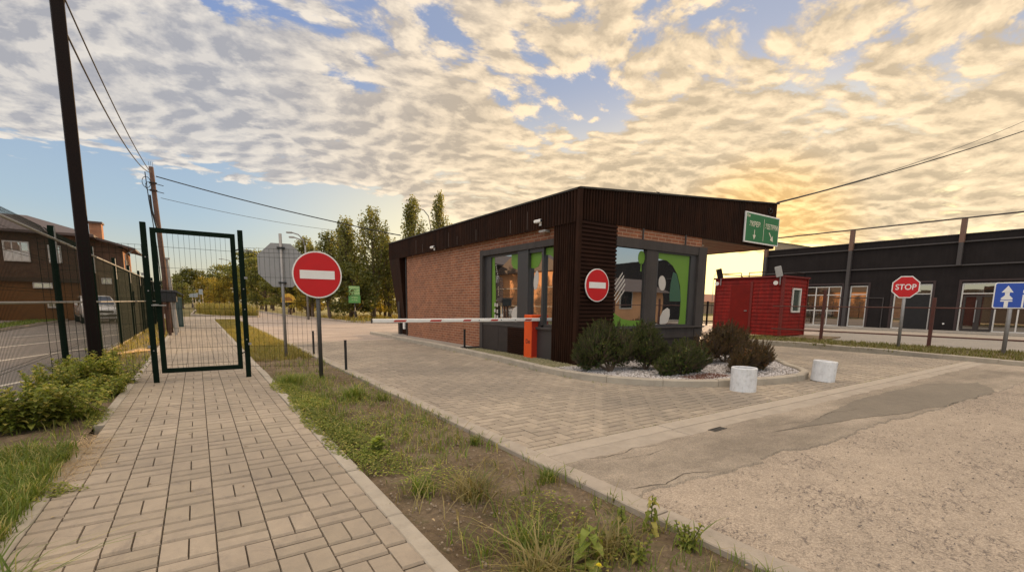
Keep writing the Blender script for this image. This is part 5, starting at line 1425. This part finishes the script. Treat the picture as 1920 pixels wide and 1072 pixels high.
tuft_clump(1.62, 2.85, 150, .24, .06, grass_dry, 'grass_tuft', 'loose yellowish tuft with long arching blades in the near strip', .008, 1.0)
tuft_clump(1.33, 3.15, 90, .18, .05, grass_green, 'grass_tuft', 'thin arching tuft beside the near path kerb', .007, 1.1)
tuft_clump(1.42, 1.75, 150, .24, .07, grass_dry, 'grass_tuft', 'pale tangled tuft at the bottom edge of the photograph', .009, 1.0)
tuft_clump(1.55, 2.05, 90, .2, .05, grass_green, 'grass_tuft', 'thin green tuft near the bottom edge of the photograph', .007, .9)
tuft_clump(1.9, 1.75, 120, .2, .07, grass_dry, 'grass_tuft', 'low tuft among the tall leafy weeds at the kerb', .007, .9)
tuft_clump(-.88, 2.98, 90, .30, .05, grass_green, 'grass_tuft', 'long bladed tuft lying over the path corner at bottom left', .010, 1.3)
p = tufts(110, 1.12, 2.38, .9, 6.5, lambda x, y: .8, (2, 6), .03, -.03); blades('dry_grass', p, rng.uniform(.08, .19, len(p)), .006, grass_dry, 1.3, 'long pale curling grass blades scattered over the near soil', 'grass')
p = tufts(430, 1.12, 2.40, .9, 12, lambda x, y: max(0, nz(x, y, 1.9, 20)-.42)*4, (4, 10), .035, -.03); blades('grass', p, rng.uniform(.05, .15, len(p)), .007, grass_green, .9, 'scattered green tussocks on the soil strip', 'grass')
# left strip
p = tufts(2600, -2.0, -1.02, 3.0, 5.9, lambda x, y: .9 if y < 5.4 else .45, (5, 11), .028, -.03); blades('grass', p, rng.uniform(.06, .17, len(p)), .006, grass_green, .5, 'thick green lawn grass at the left edge of the path', 'grass')
p = tufts(700, -2.05, -1.06, 5.8, 15, lambda x, y: .5, (3, 8), .03, -.03); blades('grass', p, rng.uniform(.04, .12, len(p)), .006, grass_green, .6, 'thin grass between the weeds and the fence foot', 'grass')
p = tufts(1400, -2.1, -1.06, 13, 42, lambda x, y: .6, (3, 7), .04, -.03); blades('golden_grass', p, rng.uniform(.05, .2, len(p)), .012, grass_gold, .5, 'sunlit golden grass left of the path beyond the gate', 'grass')
p = tufts(1500, -1.26, -.84, 4.5, 6.5, lambda x, y: max(0, 1-((x+1.0)/.2)**2)*max(0, 1-((y-5.4)/.9)**2)*(.2+1.3*nz(x, y, 6, 2)), (2, 6), .05, -.012); blades('straw', p, rng.uniform(.012, .035, len(p)), .003, straw_leaf, 5., 'dry yellow straw spilled over the broken kerb at left', 'straw')
# lawn, verge, far growth
p = tufts(2600, -8.85, -7.3, 12, 60, lambda x, y: .8, (2, 5), .06, .03); blades('grass', p, rng.uniform(.05, .12, len(p)), .02, leaf_mat('lawn_blades', (.13, .19, .03), (.2, .24, .05), .3), .4, 'mown bright green lawn across the side road', 'grass')
p = tufts(5200, 17.7, 22.4, -6, 12.5, lambda x, y: (.8 if x > 17.75+max(0, min(1.3, (y-1.5)*.18)) else 0), (3, 7), .06, .07); blades('grass', p, rng.uniform(.04, .13, len(p)), .014, leaf_mat('verge_blades', (.09, .10, .02), (.2, .18, .06), .3), .6, 'rough short grass on the verge under the stop sign', 'grass')
p = tufts(2600, 7.6, 30, 30.5, 44, lambda x, y: (1 if y > 31.4+(x-14)*-.07 and x > 8.9+(38-y)*.02 else 0), (3, 7), .15, .05); blades('golden_grass', p, rng.uniform(.1, .4, len(p)), .03, grass_gold, .4, 'tall sunlit grass at the foot of the poplars', 'grass')
p = tufts(2200, .2, 4.6, 47.6, 75, lambda x, y: (1 if x > 1.9-(y-47)*.14 else 0), (3, 7), .12, .05); blades('golden_grass', p, rng.uniform(.4, 1.25, len(p)), .035, grass_gold, .35, 'high golden grass on the planted island beyond the path end', 'grass')

def leaf(mb, p, d, L, w, droop, nrm=Vector((0, 0, 1))):
    """pointed leaf of four faces folded along its midrib"""
    d = d.normalized(); s = d.cross(nrm)
    if s.length < .01: s = d.cross(Vector((1, 0, 0)))
    s.normalize(); dn = Vector((0, 0, -1))
    m1 = p+d*L*.35+dn*droop*L*.10; m2 = p+d*L*.7+dn*droop*L*.38; tip = p+d*L*.95+dn*droop*L*.8; u_ = Vector((0, 0, 1))*w*.35
    mb.add([p, m1-s*w+u_, m1, m1+s*w+u_, m2-s*w*.75+u_*.7, m2, m2+s*w*.75+u_*.7, tip], [(0, 2, 1), (0, 3, 2), (1, 2, 5, 4), (2, 3, 6, 5), (4, 5, 7), (5, 6, 7)])
def weed(name, label, loc, seed, h, nst, L, mat, spread=.35, droop=.6, group=None, cat='weed'):
    random.seed(seed); t = thing(name, label, cat, loc, 0, group)
    st = MB(); lf = MB()
    for k in range(nst):
        a = random.uniform(0, 6.28); sp = spread*random.uniform(.1, 1)*(0 if nst == 1 else 1); hh = h*random.uniform(.6, 1.05)
        top = Vector((math.cos(a)*sp, math.sin(a)*sp, hh)); b0 = Vector((math.cos(a)*sp*.2, math.sin(a)*sp*.2, -.04)); md = b0.lerp(top, .5)+Vector((0, 0, hh*.08))
        st.tube([b0, md, top], .006*max(.5, h), 5, .003)
        nn = int(hh/L*3.4)+3
        for i in range(nn):
            f_ = .12+.88*i/nn; p = b0.lerp(md, f_*2) if f_ < .5 else md.lerp(top, f_*2-1)
            for q in (0, 1):
                az = i*1.57+q*math.pi+random.uniform(-.4, .4); el = .55-.3*random.random()+f_*.5
                d = Vector((math.cos(az)*math.cos(el), math.sin(az)*math.cos(el), math.sin(el)))
                leaf(lf, p, d, L*(1.15-.55*f_)*random.uniform(.7, 1.1), L*.24*(1.1-.4*f_), droop*random.uniform(.6, 1.3))
    st.build('stem', M('weed_stem', (.12, .13, .04), .7), t, local=True); lf.build('leaves', mat, t, local=True)
    return t
gw = 'leafy weeds between the fence and the path'
w1 = weed('weed_plant', 'bushy green weed nearest the camera against the mesh fence', (-1.62, 7.0, -.02), 31, .50, 24, .135, leaf_weed, .42, .6, gw)
w2 = weed('weed_plant', 'leafy weed reaching over the broken kerb of the path', (-1.25, 7.5, -.02), 33, .40, 18, .13, leaf_weed, .45, .9, gw)
for lab, loc, s, rz, src in (('tall leafy weed at the foot of the first green fence post', (-1.72, 8.6, -.02), (.9, .9, 1.05), 1.0, w1), ('dense weed in the middle of the patch beside the path kerb', (-1.32, 8.7, -.02), .9, 2.2, w2),
    ('tall weed in front of the dark square pole', (-1.5, 9.9, -.02), (1.0, 1.0, 1.1), 3.4, w1), ('spreading weed at the far right end of the patch', (-1.15, 10.1, -.02), 1.1, .4, w2),
    ('weed just behind the dark square pole', (-1.55, 12.1, -.02), .9, 5.1, w1), 
    ('low broad weed in front of the gate post', (-1.12, 9.1, -.02), .75, 2.9, w2), ('sprawling weed behind the pole beside the fence base', (-1.8, 10.7, -.02), 1.0, .9, w2), ('weed between the two nearest ones at the kerb', (-1.45, 7.25, -.02), .95, 1.7, w1), ('small weed at the fence foot in the left corner of the patch', (-1.9, 7.1, -.02), .85, .2, w1)):
    copy_tree(src, loc, rz, s, lab)
gk = 'leafy plants along the near kerb'
weed('leafy_plant', 'bright yellow green plant with large drooping leaves at the bottom edge', (1.70, 1.72, -.02), 41, .33, 1, .17, leaf_bright, .1, 1.5, gk)
weed('leafy_plant', 'tall single stemmed plant standing against the worn road', (2.30, 1.78, -.02), 43, .37, 1, .09, leaf_weed, .05, 1.5, gk)
weed('leafy_plant', 'shorter stemmed plant left of the tall one at the kerb', (2.14, 1.86, -.02), 45, .24, 2, .075, leaf_weed, .06, 1.3, gk)
weed('leafy_plant', 'low branching plant right of the tall one at the kerb', (2.34, 1.55, -.02), 47, .19, 4, .065, leaf_weed, .14, 1.0, gk)
weed('leafy_plant', 'thin seedling at the kerb between the grass tuft and the tall plants', (2.24, 2.22, -.02), 49, .14, 1, .04, leaf_weed, .05, 1.2, gk)
weed('leafy_plant', 'low leafy plant among the stalks at the bottom edge', (1.98, 1.62, -.02), 51, .16, 6, .06, leaf_weed, .14, .8, gk)
weed('leafy_plant', 'bright broad leaved plant in the middle of the soil strip', (1.36, 4.25, -.02), 53, .17, 5, .13, leaf_bright, .07, .5, gk)
fl = thing('yellow_flower', 'small round yellow flower at the bottom edge beside the bright plant', 'flower', (1.64, 1.60, -.03))
mb = MB(); mb.tube([(0, 0, 0), (.01, 0, .05), (.015, -.005, .085)], .0025, 5); mb.build('stem', MATS['weed_stem'], fl, local=True)
mb = MB()
for ring_, (rr, zz) in enumerate(((.018, .0), (.013, .006), (.008, .01))):
    for k in range(10):
        a = k*.628+ring_*.3; c = Vector((.015, -.005, .088+zz)); d = Vector((math.cos(a), math.sin(a), .3)); leaf(mb, c, d, rr, rr*.28, .2)
mb.build('petals', yellow_m, fl, local=True)
# ground cover creeping over the path edge
mb = MB(); random.seed(61)
def creeper(cx, cy, rx, ry, n, L):
    for _ in range(n):
        a = random.uniform(0, 6.28); r_ = random.random()**.6; x = cx+rx*r_*math.cos(a); y = cy+ry*r_*math.sin(a)
        if x > 2.4: continue
        az = random.uniform(0, 6.28); leaf(mb, Vector((x, y, random.uniform(.0, .05)*(1.2-r_))), Vector((math.cos(az), math.sin(az), random.uniform(0, .7))), L*random.uniform(.6, 1.2), L*.3, .5)
for c in ((1.55, 3.3, .3, .3, 320, .03), (1.95, 2.4, .25, .3, 300, .028), (1.75, 1.85, .3, .25, 420, .032), (2.1, 5.0, .2, .5, 240, .026), (1.9, 6.8, .3, .5, 380, .03), (1.5, 9.2, .35, .6, 420, .03), (1.15, 5.6, .22, .7, 1700, .035), (1.2, 4.6, .25, .6, 1500, .033), (1.25, 7.0, .25, .8, 1500, .04), (1.05, 6.5, .12, .5, 400, .035), (1.12, 8.3, .2, .7, 900, .04), (1.5, 5.2, .4, .9, 900, .03), (1.3, 3.9, .25, .4, 600, .03), (-1.0, 4.55, .14, .2, 260, .03), (-.86, 4.5, .12, .06, 110, .022), (-1.05, 7.2, .10, .5, 260, .035)): creeper(*c)
o = mb.build('ground_cover', leaf_weed); tag(o, 'low creeping leaves spreading over the edge of the footpath', 'ground cover', kind='stuff')

# pine shrubs on the island
def make_pine(name, label, loc, seed, rx, ry, h, lobes, group):
    random.seed(seed); t = thing(name, label, 'shrub', loc, 0, group)
    mb = MB(); st = MB()
    for lx, ly, lz, lr in lobes:
        for _ in range(int(210*lr/.4)):
            d = Vector((random.gauss(0, 1), random.gauss(0, 1), abs(random.gauss(0, 1))*.9-.25)).normalized()
            bum = 1+.14*math.sin(d.x*7+lx*9)*math.sin(d.y*6+lz*5)
            p = Vector((lx, ly, lz))+Vector((d.x*rx*lr/.5, d.y*ry*lr/.5, d.z*lr*1.0))*random.uniform(.78, 1.0)*bum
            if p.z < .03: continue
            ax = (d*.75+Vector((0, 0, .7))).normalized(); L = random.uniform(.05, .085)
            st.tube([p-ax*.16, p+ax*L], .006, 4, .004, cap=False)
            s = ax.cross(Vector((.3, .7, .1))).normalized(); c = ax.cross(s)
            for k in range(40):
                a = k*2.4; f_ = k/40; q = p+ax*L*(f_*1.5-.5); o_ = (s*math.cos(a)+c*math.sin(a))
                tip = q+(o_*(1.05-.6*f_)+ax*(.35+.9*f_)).normalized()*random.uniform(.034, .05)
                e = ax.cross(o_)*.0036
                mb.add([q-e, q+e, tip], [(0, 1, 2)])
        st.tube([(0, 0, 0), (lx*.5, ly*.5, lz*.5), (lx, ly, lz)], .03, 6, .012)
    # shaded woody inside
    for _ in range(200):
        lx, ly, lz, lr = random.choice(lobes); d = Vector((random.gauss(0, 1), random.gauss(0, 1), random.gauss(0, .7))).normalized()
        q = Vector((lx, ly, lz))+Vector((d.x*rx, d.y*ry, d.z*lr))*.7; st.tube([(lx*.5, ly*.5, lz*.4), q], .006, 3, .003, cap=False)
    leafquads(mb, (0, 0, 0), (.01, .01, .01), 1, .01)
    for lx, ly, lz, lr in lobes: leafquads(mb, (lx, ly, lz), (rx*lr/.5*.78, ry*lr/.5*.78, lr*.8), 900, .03)
    st.build('branches', bark, t, local=True); mb.build('needles', needle_m if seed < 76 else needle_br, t, local=True)
    return t
gp = 'mugo pines on the gravel island'
make_pine('pine_shrub', 'largest pine shrub, hiding the foot of the ribbed corner panel', (6.98, 6.62, .06), 71, .43, .42, .9, [(-.33, .1, .45, .45), (.12, 0, .5, .48), (-.1, .2, .62, .43), (.40, .1, .4, .40), (-.48, .25, .3, .33)], gp)
make_pine('pine_shrub', 'tall pine shrub just right of the largest one', (7.78, 6.42, .06), 73, .40, .38, .9, [(0, 0, .42, .44), (.08, .1, .66, .38), (.32, -.05, .32, .33)], gp)
make_pine('pine_shrub', 'low wide pine shrub in front of the grey window wall', (8.0, 5.55, .06), 75, .5, .38, .6, [(-.15, 0, .30, .36), (.34, .05, .26, .33), (-.5, .1, .16, .24), (.08, .2, .42, .26)], gp)
make_pine('pine_shrub', 'big dark pine shrub at the right end of the gatehouse', (10.6, 6.3, .06), 77, .62, .45, .9, [(-.55, .1, .35, .40), (-.05, 0, .48, .46), (.5, 0, .42, .42), (.1, .1, .64, .38)], gp)
make_pine('pine_shrub', 'rounded pine shrub behind the nearer white ring', (9.62, 5.12, .06), 79, .48, .36, .6, [(-.25, 0, .26, .34), (.27, 0, .28, .36), (.58, .15, .22, .28), (-.55, 0, .14, .2)], gp)
# white gravel
def gravel(name, label, n, test, x0, x1, y0, y1, z, mat, s0, s1):
    V = []; F = []
    pts = rng.uniform([x0, y0], [x1, y1], (n, 2))
    for x, y in pts:
        if not test(x, y): continue
        s = rng.uniform(s0, s1); b = len(V); a = rng.uniform(0, 6.28); ca, sa = math.cos(a)*s, math.sin(a)*s; h = s*rng.uniform(.5, .9)
        zz = z+rng.uniform(-.2, .5)*s
        V += [(x+ca, y+sa, zz), (x-sa*.8, y+ca*.8, zz), (x-ca, y-sa, zz), (x+sa*.8, y-ca*.8, zz), (x+ca*.2, y+sa*.2, zz+h), (x, y, zz-h*.5)]
        F += [(b, b+1, b+4), (b+1, b+2, b+4), (b+2, b+3, b+4), (b+3, b, b+4), (b+1, b, b+5), (b+2, b+1, b+5), (b+3, b+2, b+5), (b, b+3, b+5)]
    me = bpy.data.meshes.new(name); me.from_pydata(V, [], F); me.materials.append(mat); me.update()
    o = bpy.data.objects.new(name, me); COL.objects.link(o); tag(o, label, 'gravel', kind='stuff')
def stone_mat(name, a, b_):
    m, t, p = base_mat(name); t.put(p.inputs['Base Color'], t.mix(t.island(), (*a, 1), (*b_, 1))); p.inputs['Roughness'].default_value = .8; return m
ip = isl_in
def inside(x, y, poly=ip):
    c = False; j = len(poly)-1
    for i in range(len(poly)):
        if (poly[i][1] > y) != (poly[j][1] > y) and x < (poly[j][0]-poly[i][0])*(y-poly[i][1])/(poly[j][1]-poly[i][1])+poly[i][0]: c = not c
        j = i
    return c
gravel('white_gravel', 'white and grey gravel covering the pine island', 26000, lambda x, y: inside(x, y) and (y < 7.66 or x > 11.6), 5.9, 12.9, 4.1, 9, .07, stone_mat('gravel_stones', (.62, .58, .55), (.30, .27, .25)), .012, .026)
gravel('brown_gravel', 'brownish gravel and moss between the kerb and the gatehouse wall', 9000, lambda x, y: inside(x, y) and x < 7.08, 6.0, 7.08, 7.6, 12.15, .07, stone_mat('brown_stones', (.26, .22, .13), (.13, .13, .05)), .012, .03)
gravel('road_chippings', 'loose dark chippings scattered on the worn road', 2200, lambda x, y: y < 2.0 or rng.random() < .1, 2.7, 12, -1, 3, -.006, stone_mat('chip_stones', (.10, .085, .075), (.4, .34, .28)), .003, .011)
gravel('soil_pebbles', 'small pebbles and clods on the soil strip', 3500, lambda x, y: True, 1.1, 2.4, .8, 10, -.02, stone_mat('clod_stones', (.30, .24, .17), (.10, .07, .045)), .004, .014)
# fallen leaves, seedlings in the joints
mb = MB(); random.seed(91)
for _ in range(520):
    x = random.uniform(1.1, 2.4); y = random.uniform(.9, 9); az = random.uniform(0, 6.28); leaf(mb, Vector((x, y, random.uniform(-.02, .012))), Vector((math.cos(az), math.sin(az), random.uniform(-.1, .3))), random.uniform(.015, .035), random.uniform(.004, .009), random.uniform(-.3, .6))
for _ in range(26):
    x = random.uniform(-.9, 1.0); y = random.uniform(2, 9); az = random.uniform(0, 6.28); leaf(mb, Vector((x, y, .004)), Vector((math.cos(az), math.sin(az), .05)), random.uniform(.015, .04), random.uniform(.004, .009), .2)
for _ in range(40):
    x = random.uniform(2.6, 6); y = random.uniform(2, 12); az = random.uniform(0, 6.28); leaf(mb, Vector((x, y, .006)), Vector((math.cos(az), math.sin(az), .1)), random.uniform(.012, .03), .006, .2)
o = mb.build('fallen_leaves', leaf_mat('dead_leaves', (.28, .19, .09), (.13, .08, .04), .1, (.42, .32, .18))); tag(o, 'dry fallen leaves scattered on the strip and the paving', 'leaves', kind='stuff')
p = tufts(260, -.95, 1.06, 2, 12, lambda x, y: 1 if abs(((x-.01)/.27) % 1) < .05 or x > 1.0 else .0, (2, 5), .006, -.004); blades('grass', p, rng.uniform(.01, .03, len(p)), .003, grass_green, .8, 'tiny grass growing in the joints of the footpath', 'grass')
p = tufts(420, 2.40, 2.47, 1, 16, lambda x, y: max(0, nz(x, y, 3, 5)-.35)*2, (3, 8), .02, -.01); blades('grass', p, rng.uniform(.02, .09, len(p)), .005, grass_green, .8, 'grass growing along the foot of the drive kerb', 'grass')
p = tufts(160, 2.64, 18, 3.44, 3.47, lambda x, y: .8, (2, 5), .008, -.006); blades('grass', p, rng.uniform(.008, .03, len(p)), .003, grass_green, .8, 'tiny grass in the joint along the threshold beam', 'grass')
p = tufts(200, 5.85, 6.42, 5.5, 14, lambda x, y: 1 if abs(x-(5.93+max(0, (y-7.5))*.055)) < .03 else 0, (3, 8), .02, .0); blades('grass', p, rng.uniform(.02, .06, len(p)), .005, grass_green, .8, 'grass sprouting along the foot of the island kerb', 'grass')
# needle litter under the pines
p = scatter(2500, 7.5, 8.6, 4.95, 5.4, lambda x, y: .8, .085); blades('needle_litter', p, np.full(len(p), .012), .004, M('rust_needles', (.14, .045, .02), .9), 3., 'rusty fallen needles under the low pine shrub', 'needle litter')
def crack(pts, w, z):
    mb = MB(); L = []; Rr = []
    P_ = [Vector(p) for p in pts]; fine = []
    for i in range(len(P_)-1):
        for k in range(10):
            p = P_[i].lerp(P_[i+1], k/10); fine.append(p+Vector((mn.noise((p.x*5, p.y*5, 2))*.05, mn.noise((p.x*5, p.y*5, 7))*.05)))
    n = len(fine)
    for i, p in enumerate(fine):
        d = (fine[min(n-1, i+1)]-fine[max(0, i-1)]).normalized(); nn = Vector((-d.y, d.x)); ww = w*(.3+.9*abs(mn.noise((p.x*9, p.y*9, 4))))*min(1, i/4, (n-1-i)/4)
        L.append((*(p+nn*ww), z)); Rr.append((*(p-nn*ww), z))
    mb.add(L+Rr, [(i, i+1, n+i+1, n+i) for i in range(n-1)]); struct(mb, 'asphalt_crack', joint)
crack([(2.75, 3.0), (3.1, 2.93), (3.5, 2.98), (3.9, 2.90)], .006, .0075)
crack([(2.65, 2.35), (3.0, 2.2), (3.3, 2.28), (3.7, 2.12)], .007, .0075)
crack([(3.0, 2.85), (3.5, 2.75), (3.9, 2.82)], .004, .0075)
crack([(5.6, 2.7), (6.3, 2.55), (7.1, 2.62), (7.9, 2.45)], .005, .0125)
# drain grate and small litter
dg = thing('drain_grate', 'small dark iron drain grate set in the threshold beam', 'drain', (4.91, 2.95, 0), R(2))
mb = MB(); mb.box(-.12, .12, -.035, .035, -.02, .006); mb.build('slot', black_paint, dg, local=True)
mb = MB()
for k in range(4): mb.box(-.12+k*.073, -.10+k*.073, -.035, .035, .006, .010)
mb.box(-.13, .13, -.042, -.035, .0, .011); mb.box(-.13, .13, .035, .042, .0, .011); mb.build('grate', galv_dark, dg, local=True)
bd_ = thing('wood_scrap', 'short pale board lying on the soil beyond the gate at left', 'wood', (-1.5, 15.9, 0), R(-35))
mb = MB(); mb.box(-.05, .05, -.55, .55, .0, .04, .005); mb.box(-.2, -.02, .1, .5, .03, .06, .005); mb.build('board', M('fresh_wood', (.6, .42, .22), .8), bd_, local=True)

# ------------------------------------------------------------------ camera, sun, sky
cam = bpy.data.cameras.new('camera'); co = bpy.data.objects.new('camera', cam); COL.objects.link(co)
yaw, pitch, roll = R(34.286), R(-7.710), R(.7855)
f = Vector((math.sin(yaw)*math.cos(pitch), math.cos(yaw)*math.cos(pitch), math.sin(pitch)))
r = Vector((math.cos(yaw), -math.sin(yaw), 0)); u = r.cross(f)
r2 = r*math.cos(roll)+u*math.sin(roll); u2 = u*math.cos(roll)-r*math.sin(roll)
m3 = Matrix((r2, u2, -f)).transposed()
co.matrix_world = Matrix.Translation((0, 0, 1.4)) @ m3.to_4x4()
cam.sensor_width = 36; cam.lens = 863.45/1920*36; cam.shift_y = (688.29-536)/1920
cam.clip_start = .05; cam.clip_end = 3000
S.camera = co
SUN_AZ, SUN_EL = 61.6, 6.3
sd = Vector((math.sin(R(SUN_AZ))*math.cos(R(SUN_EL)), math.cos(R(SUN_AZ))*math.cos(R(SUN_EL)), math.sin(R(SUN_EL))))
sl = bpy.data.lights.new('sun', 'SUN'); so = bpy.data.objects.new('sun', sl); COL.objects.link(so)
sl.energy = 4.6; sl.angle = R(.5); sl.color = (1., .66, .36)
so.rotation_euler = (-sd).to_track_quat('-Z', 'Y').to_euler(); so.location = (0, 0, 30)

w = bpy.data.worlds.new('World'); S.world = w; w.use_nodes = True
t = NT(w.node_tree); bg = t.n['Background']
d = t.v('NORMALIZE', t.new('ShaderNodeTexCoord').outputs['Generated'])
x, y, z = t.sep(d)
sky = t.new('ShaderNodeTexSky', sky_type='NISHITA')
sky.sun_disc = False; sky.sun_elevation = R(SUN_EL); sky.sun_rotation = R(SUN_AZ)
sky.air_density = 1.; sky.dust_density = 1.2; sky.ozone_density = 1.5
zc = t.m('ADD', t.m('MAXIMUM', z, 0.), .06)
Px, Py = t.m('DIVIDE', x, zc), t.m('DIVIDE', y, zc)
P = t.comb(Px, Py)
K = 10.
def cdiv(c): return (c[0]*K, c[1]*K, c[2]*K, 1)
wn = t.v('SUBTRACT', t.noise(P, .8, 2, .5, 0, True), (.5, .5, .5))
z2 = t.m('ADD', t.m('MAXIMUM', z, 0.), .20)
P2 = t.comb(t.m('DIVIDE', x, z2), t.m('DIVIDE', y, z2))
Pw = t.v('ADD', P2, t.v('SCALE', wn, sc=.32))
# rows of small puffs, stretched a little along the wind
def rot(v, a):
    n = t.new('ShaderNodeVectorRotate', rotation_type='Z_AXIS'); t.put(n.inputs['Vector'], v); n.inputs['Angle'].default_value = R(a); return n.outputs[0]
def dens(off):
    q = t.v('MULTIPLY', rot(t.v('ADD', Pw, off), 20), (1.22, 1.5, 1))
    a = t.noise(q, 1.1, 3, .55)
    jit = t.v('SCALE', t.v('SUBTRACT', t.noise(q, 7, 4, .7, 0, True), (.5, .5, .5)), sc=.17)
    qq = t.v('ADD', q, jit)
    c = t.vor(qq, 9., 'SMOOTH_F1', smooth=.45)
    c2 = t.vor(qq, 4.4, 'SMOOTH_F1', smooth=.6)
    e = t.noise(q, 8., 5, .66)
    s = t.m('MULTIPLY_ADD', c, -.44, t.m('MULTIPLY', a, .78))
    s = t.m('MULTIPLY_ADD', c2, -.26, s)
    return t.m('MULTIPLY_ADD', t.m('SUBTRACT', e, .5), .46, s)
D0 = dens((0, 0, 0)); D1 = dens((sd.x*.042, sd.y*.042, 0))
big = t.noise(P, .5, 2, .5)
r_ = t.v('LENGTH', P)
sunh = t.v('DOT_PRODUCT', t.v('NORMALIZE', t.comb(x, y)), (sd.x, sd.y, 0))
sunang = t.v('DOT_PRODUCT', d, tuple(sd))
# edge of the cloud sheet, farther out towards the sun
edge = t.m('MULTIPLY_ADD', t.ramp(sunh, .70, 1.0, 0, 1, True), 2.4, 3.7)
edge = t.m('MULTIPLY_ADD', t.m('SUBTRACT', t.noise(P, .9, 4, .6), .5), 2.0, edge)
edge_d = t.m('SUBTRACT', edge, r_)
cov = t.ramp(edge_d, -.6, .6, -.6, .0, True)
def gauss(cx, cy, rad, amp):
    dd = t.v('DISTANCE', P, (cx, cy, 0)); return t.ramp(dd, rad*.15, rad, amp, 0, True)
for g_ in ((1.45, 1.62, .62, -.15), (2.3, .62, .5, -.06), (.45, 1.75, .45, -.08), (.75, 1.5, .3, -.06),
           (.9, 2.6, 1.3, .15), (-.3, 2.3, 1.3, .12), (3.4, 1.9, 1.6, .20), (2.2, 2.9, 1.0, .12), (4.6, 2.0, 1.3, .10), (3.3, 1.0, .9, .08), (1.7, .2, .9, .10), (.9, .9, .5, .08)):
    cov = t.m('ADD', cov, gauss(*g_))
cov = t.m('MULTIPLY_ADD', t.m('SUBTRACT', big, .5), .22, cov)
Dm = t.m('ADD', t.m('SUBTRACT', D0, -.125), cov)
mask = t.ramp(Dm, -.03, .14, 0, .96, True)
lit = t.m('MULTIPLY_ADD', t.m('SUBTRACT', D0, D1), 3.6, .47, clamp=True)
thick = t.ramp(Dm, .12, .50, 0, 1., True)
lit2 = t.m('SUBTRACT', t.m('MULTIPLY_ADD', lit, .95, .10), t.m('MULTIPLY', thick, .38), clamp=True)
warm = t.ramp(sunang, .50, .97, 0, 1, True)
hi = t.mix(warm, cdiv((.60, .555, .495)), cdiv((.82, .635, .41)))
lo = t.mix(warm, cdiv((.29, .29, .31)), cdiv((.42, .33, .22)))
cl = t.mix(lit2, lo, hi)
glow = t.ramp(sunang, .982, 1.0, 0, 1, True)
cl = t.mix(t.m('MULTIPLY', glow, .85), cl, t.mix(lit2, cdiv((.62, .36, .12)), cdiv((1.1, .72, .28))))
# clear air behind: the Nishita sky held down near the sun, plus the bright band round it
base = t.mix(1., sky.outputs[0], (1.35, 1.45, 1.7, 1), 'MULTIPLY')
nish = t.ramp(sunh, .2, .9, 1, 0, True)
el = t.ramp(z, .03, .52, 0, 1, True)
away = t.mix(el, cdiv((.56, .50, .36)), cdiv((.17, .24, .42)))
mid_ = t.ramp(z, .0, .16, 0, 1, True)
away = t.mix(mid_, cdiv((.50, .45, .32)), t.mix(el, cdiv((.33, .42, .47)), cdiv((.16, .225, .42))))
toward = t.mix(t.ramp(z, .10, .42, 0, 1, True), cdiv((1.0, .78, .36)), cdiv((.24, .27, .36)))
base2 = t.mix(t.ramp(sunh, .45, .97, 0, 1, True), away, toward)
base = t.mix(.80, t.mix(1., base, cdiv((.9, .9, .9)), 'DARKEN'), base2)
halo = t.m('MULTIPLY', t.ramp(sunang, .93, .9985, 0, 1, True), t.ramp(z, .10, .27, 1, .15, True))
base = t.mix(halo, base, cdiv((1.0, .78, .36)))
core = t.ramp(sunang, .984, .9995, 0, 1, True)
base = t.mix(core, base, cdiv((1.7, 1.30, .50)))
final = t.mix(mask, base, cl)
below = t.ramp(z, -.02, .0, 0, 1)
final = t.mix(below, cdiv((.16, .13, .10)), final)
# added brightness and warmth in unseen sky overhead and behind, to light the ground
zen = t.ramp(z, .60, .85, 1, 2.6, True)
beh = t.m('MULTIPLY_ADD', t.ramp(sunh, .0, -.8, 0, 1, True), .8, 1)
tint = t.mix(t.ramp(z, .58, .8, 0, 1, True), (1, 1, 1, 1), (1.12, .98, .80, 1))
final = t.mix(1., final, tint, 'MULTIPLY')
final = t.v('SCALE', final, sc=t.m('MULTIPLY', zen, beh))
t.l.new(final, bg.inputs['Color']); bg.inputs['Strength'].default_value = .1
w.cycles.sampling_method = 'MANUAL'; w.cycles.sample_map_resolution = 1024

vs_ = S.view_settings
vs_.view_transform = 'Standard'; vs_.look = 'None'; vs_.exposure = .55; vs_.gamma = 1
S.cycles.max_bounces = 8; S.cycles.transparent_max_bounces = 12
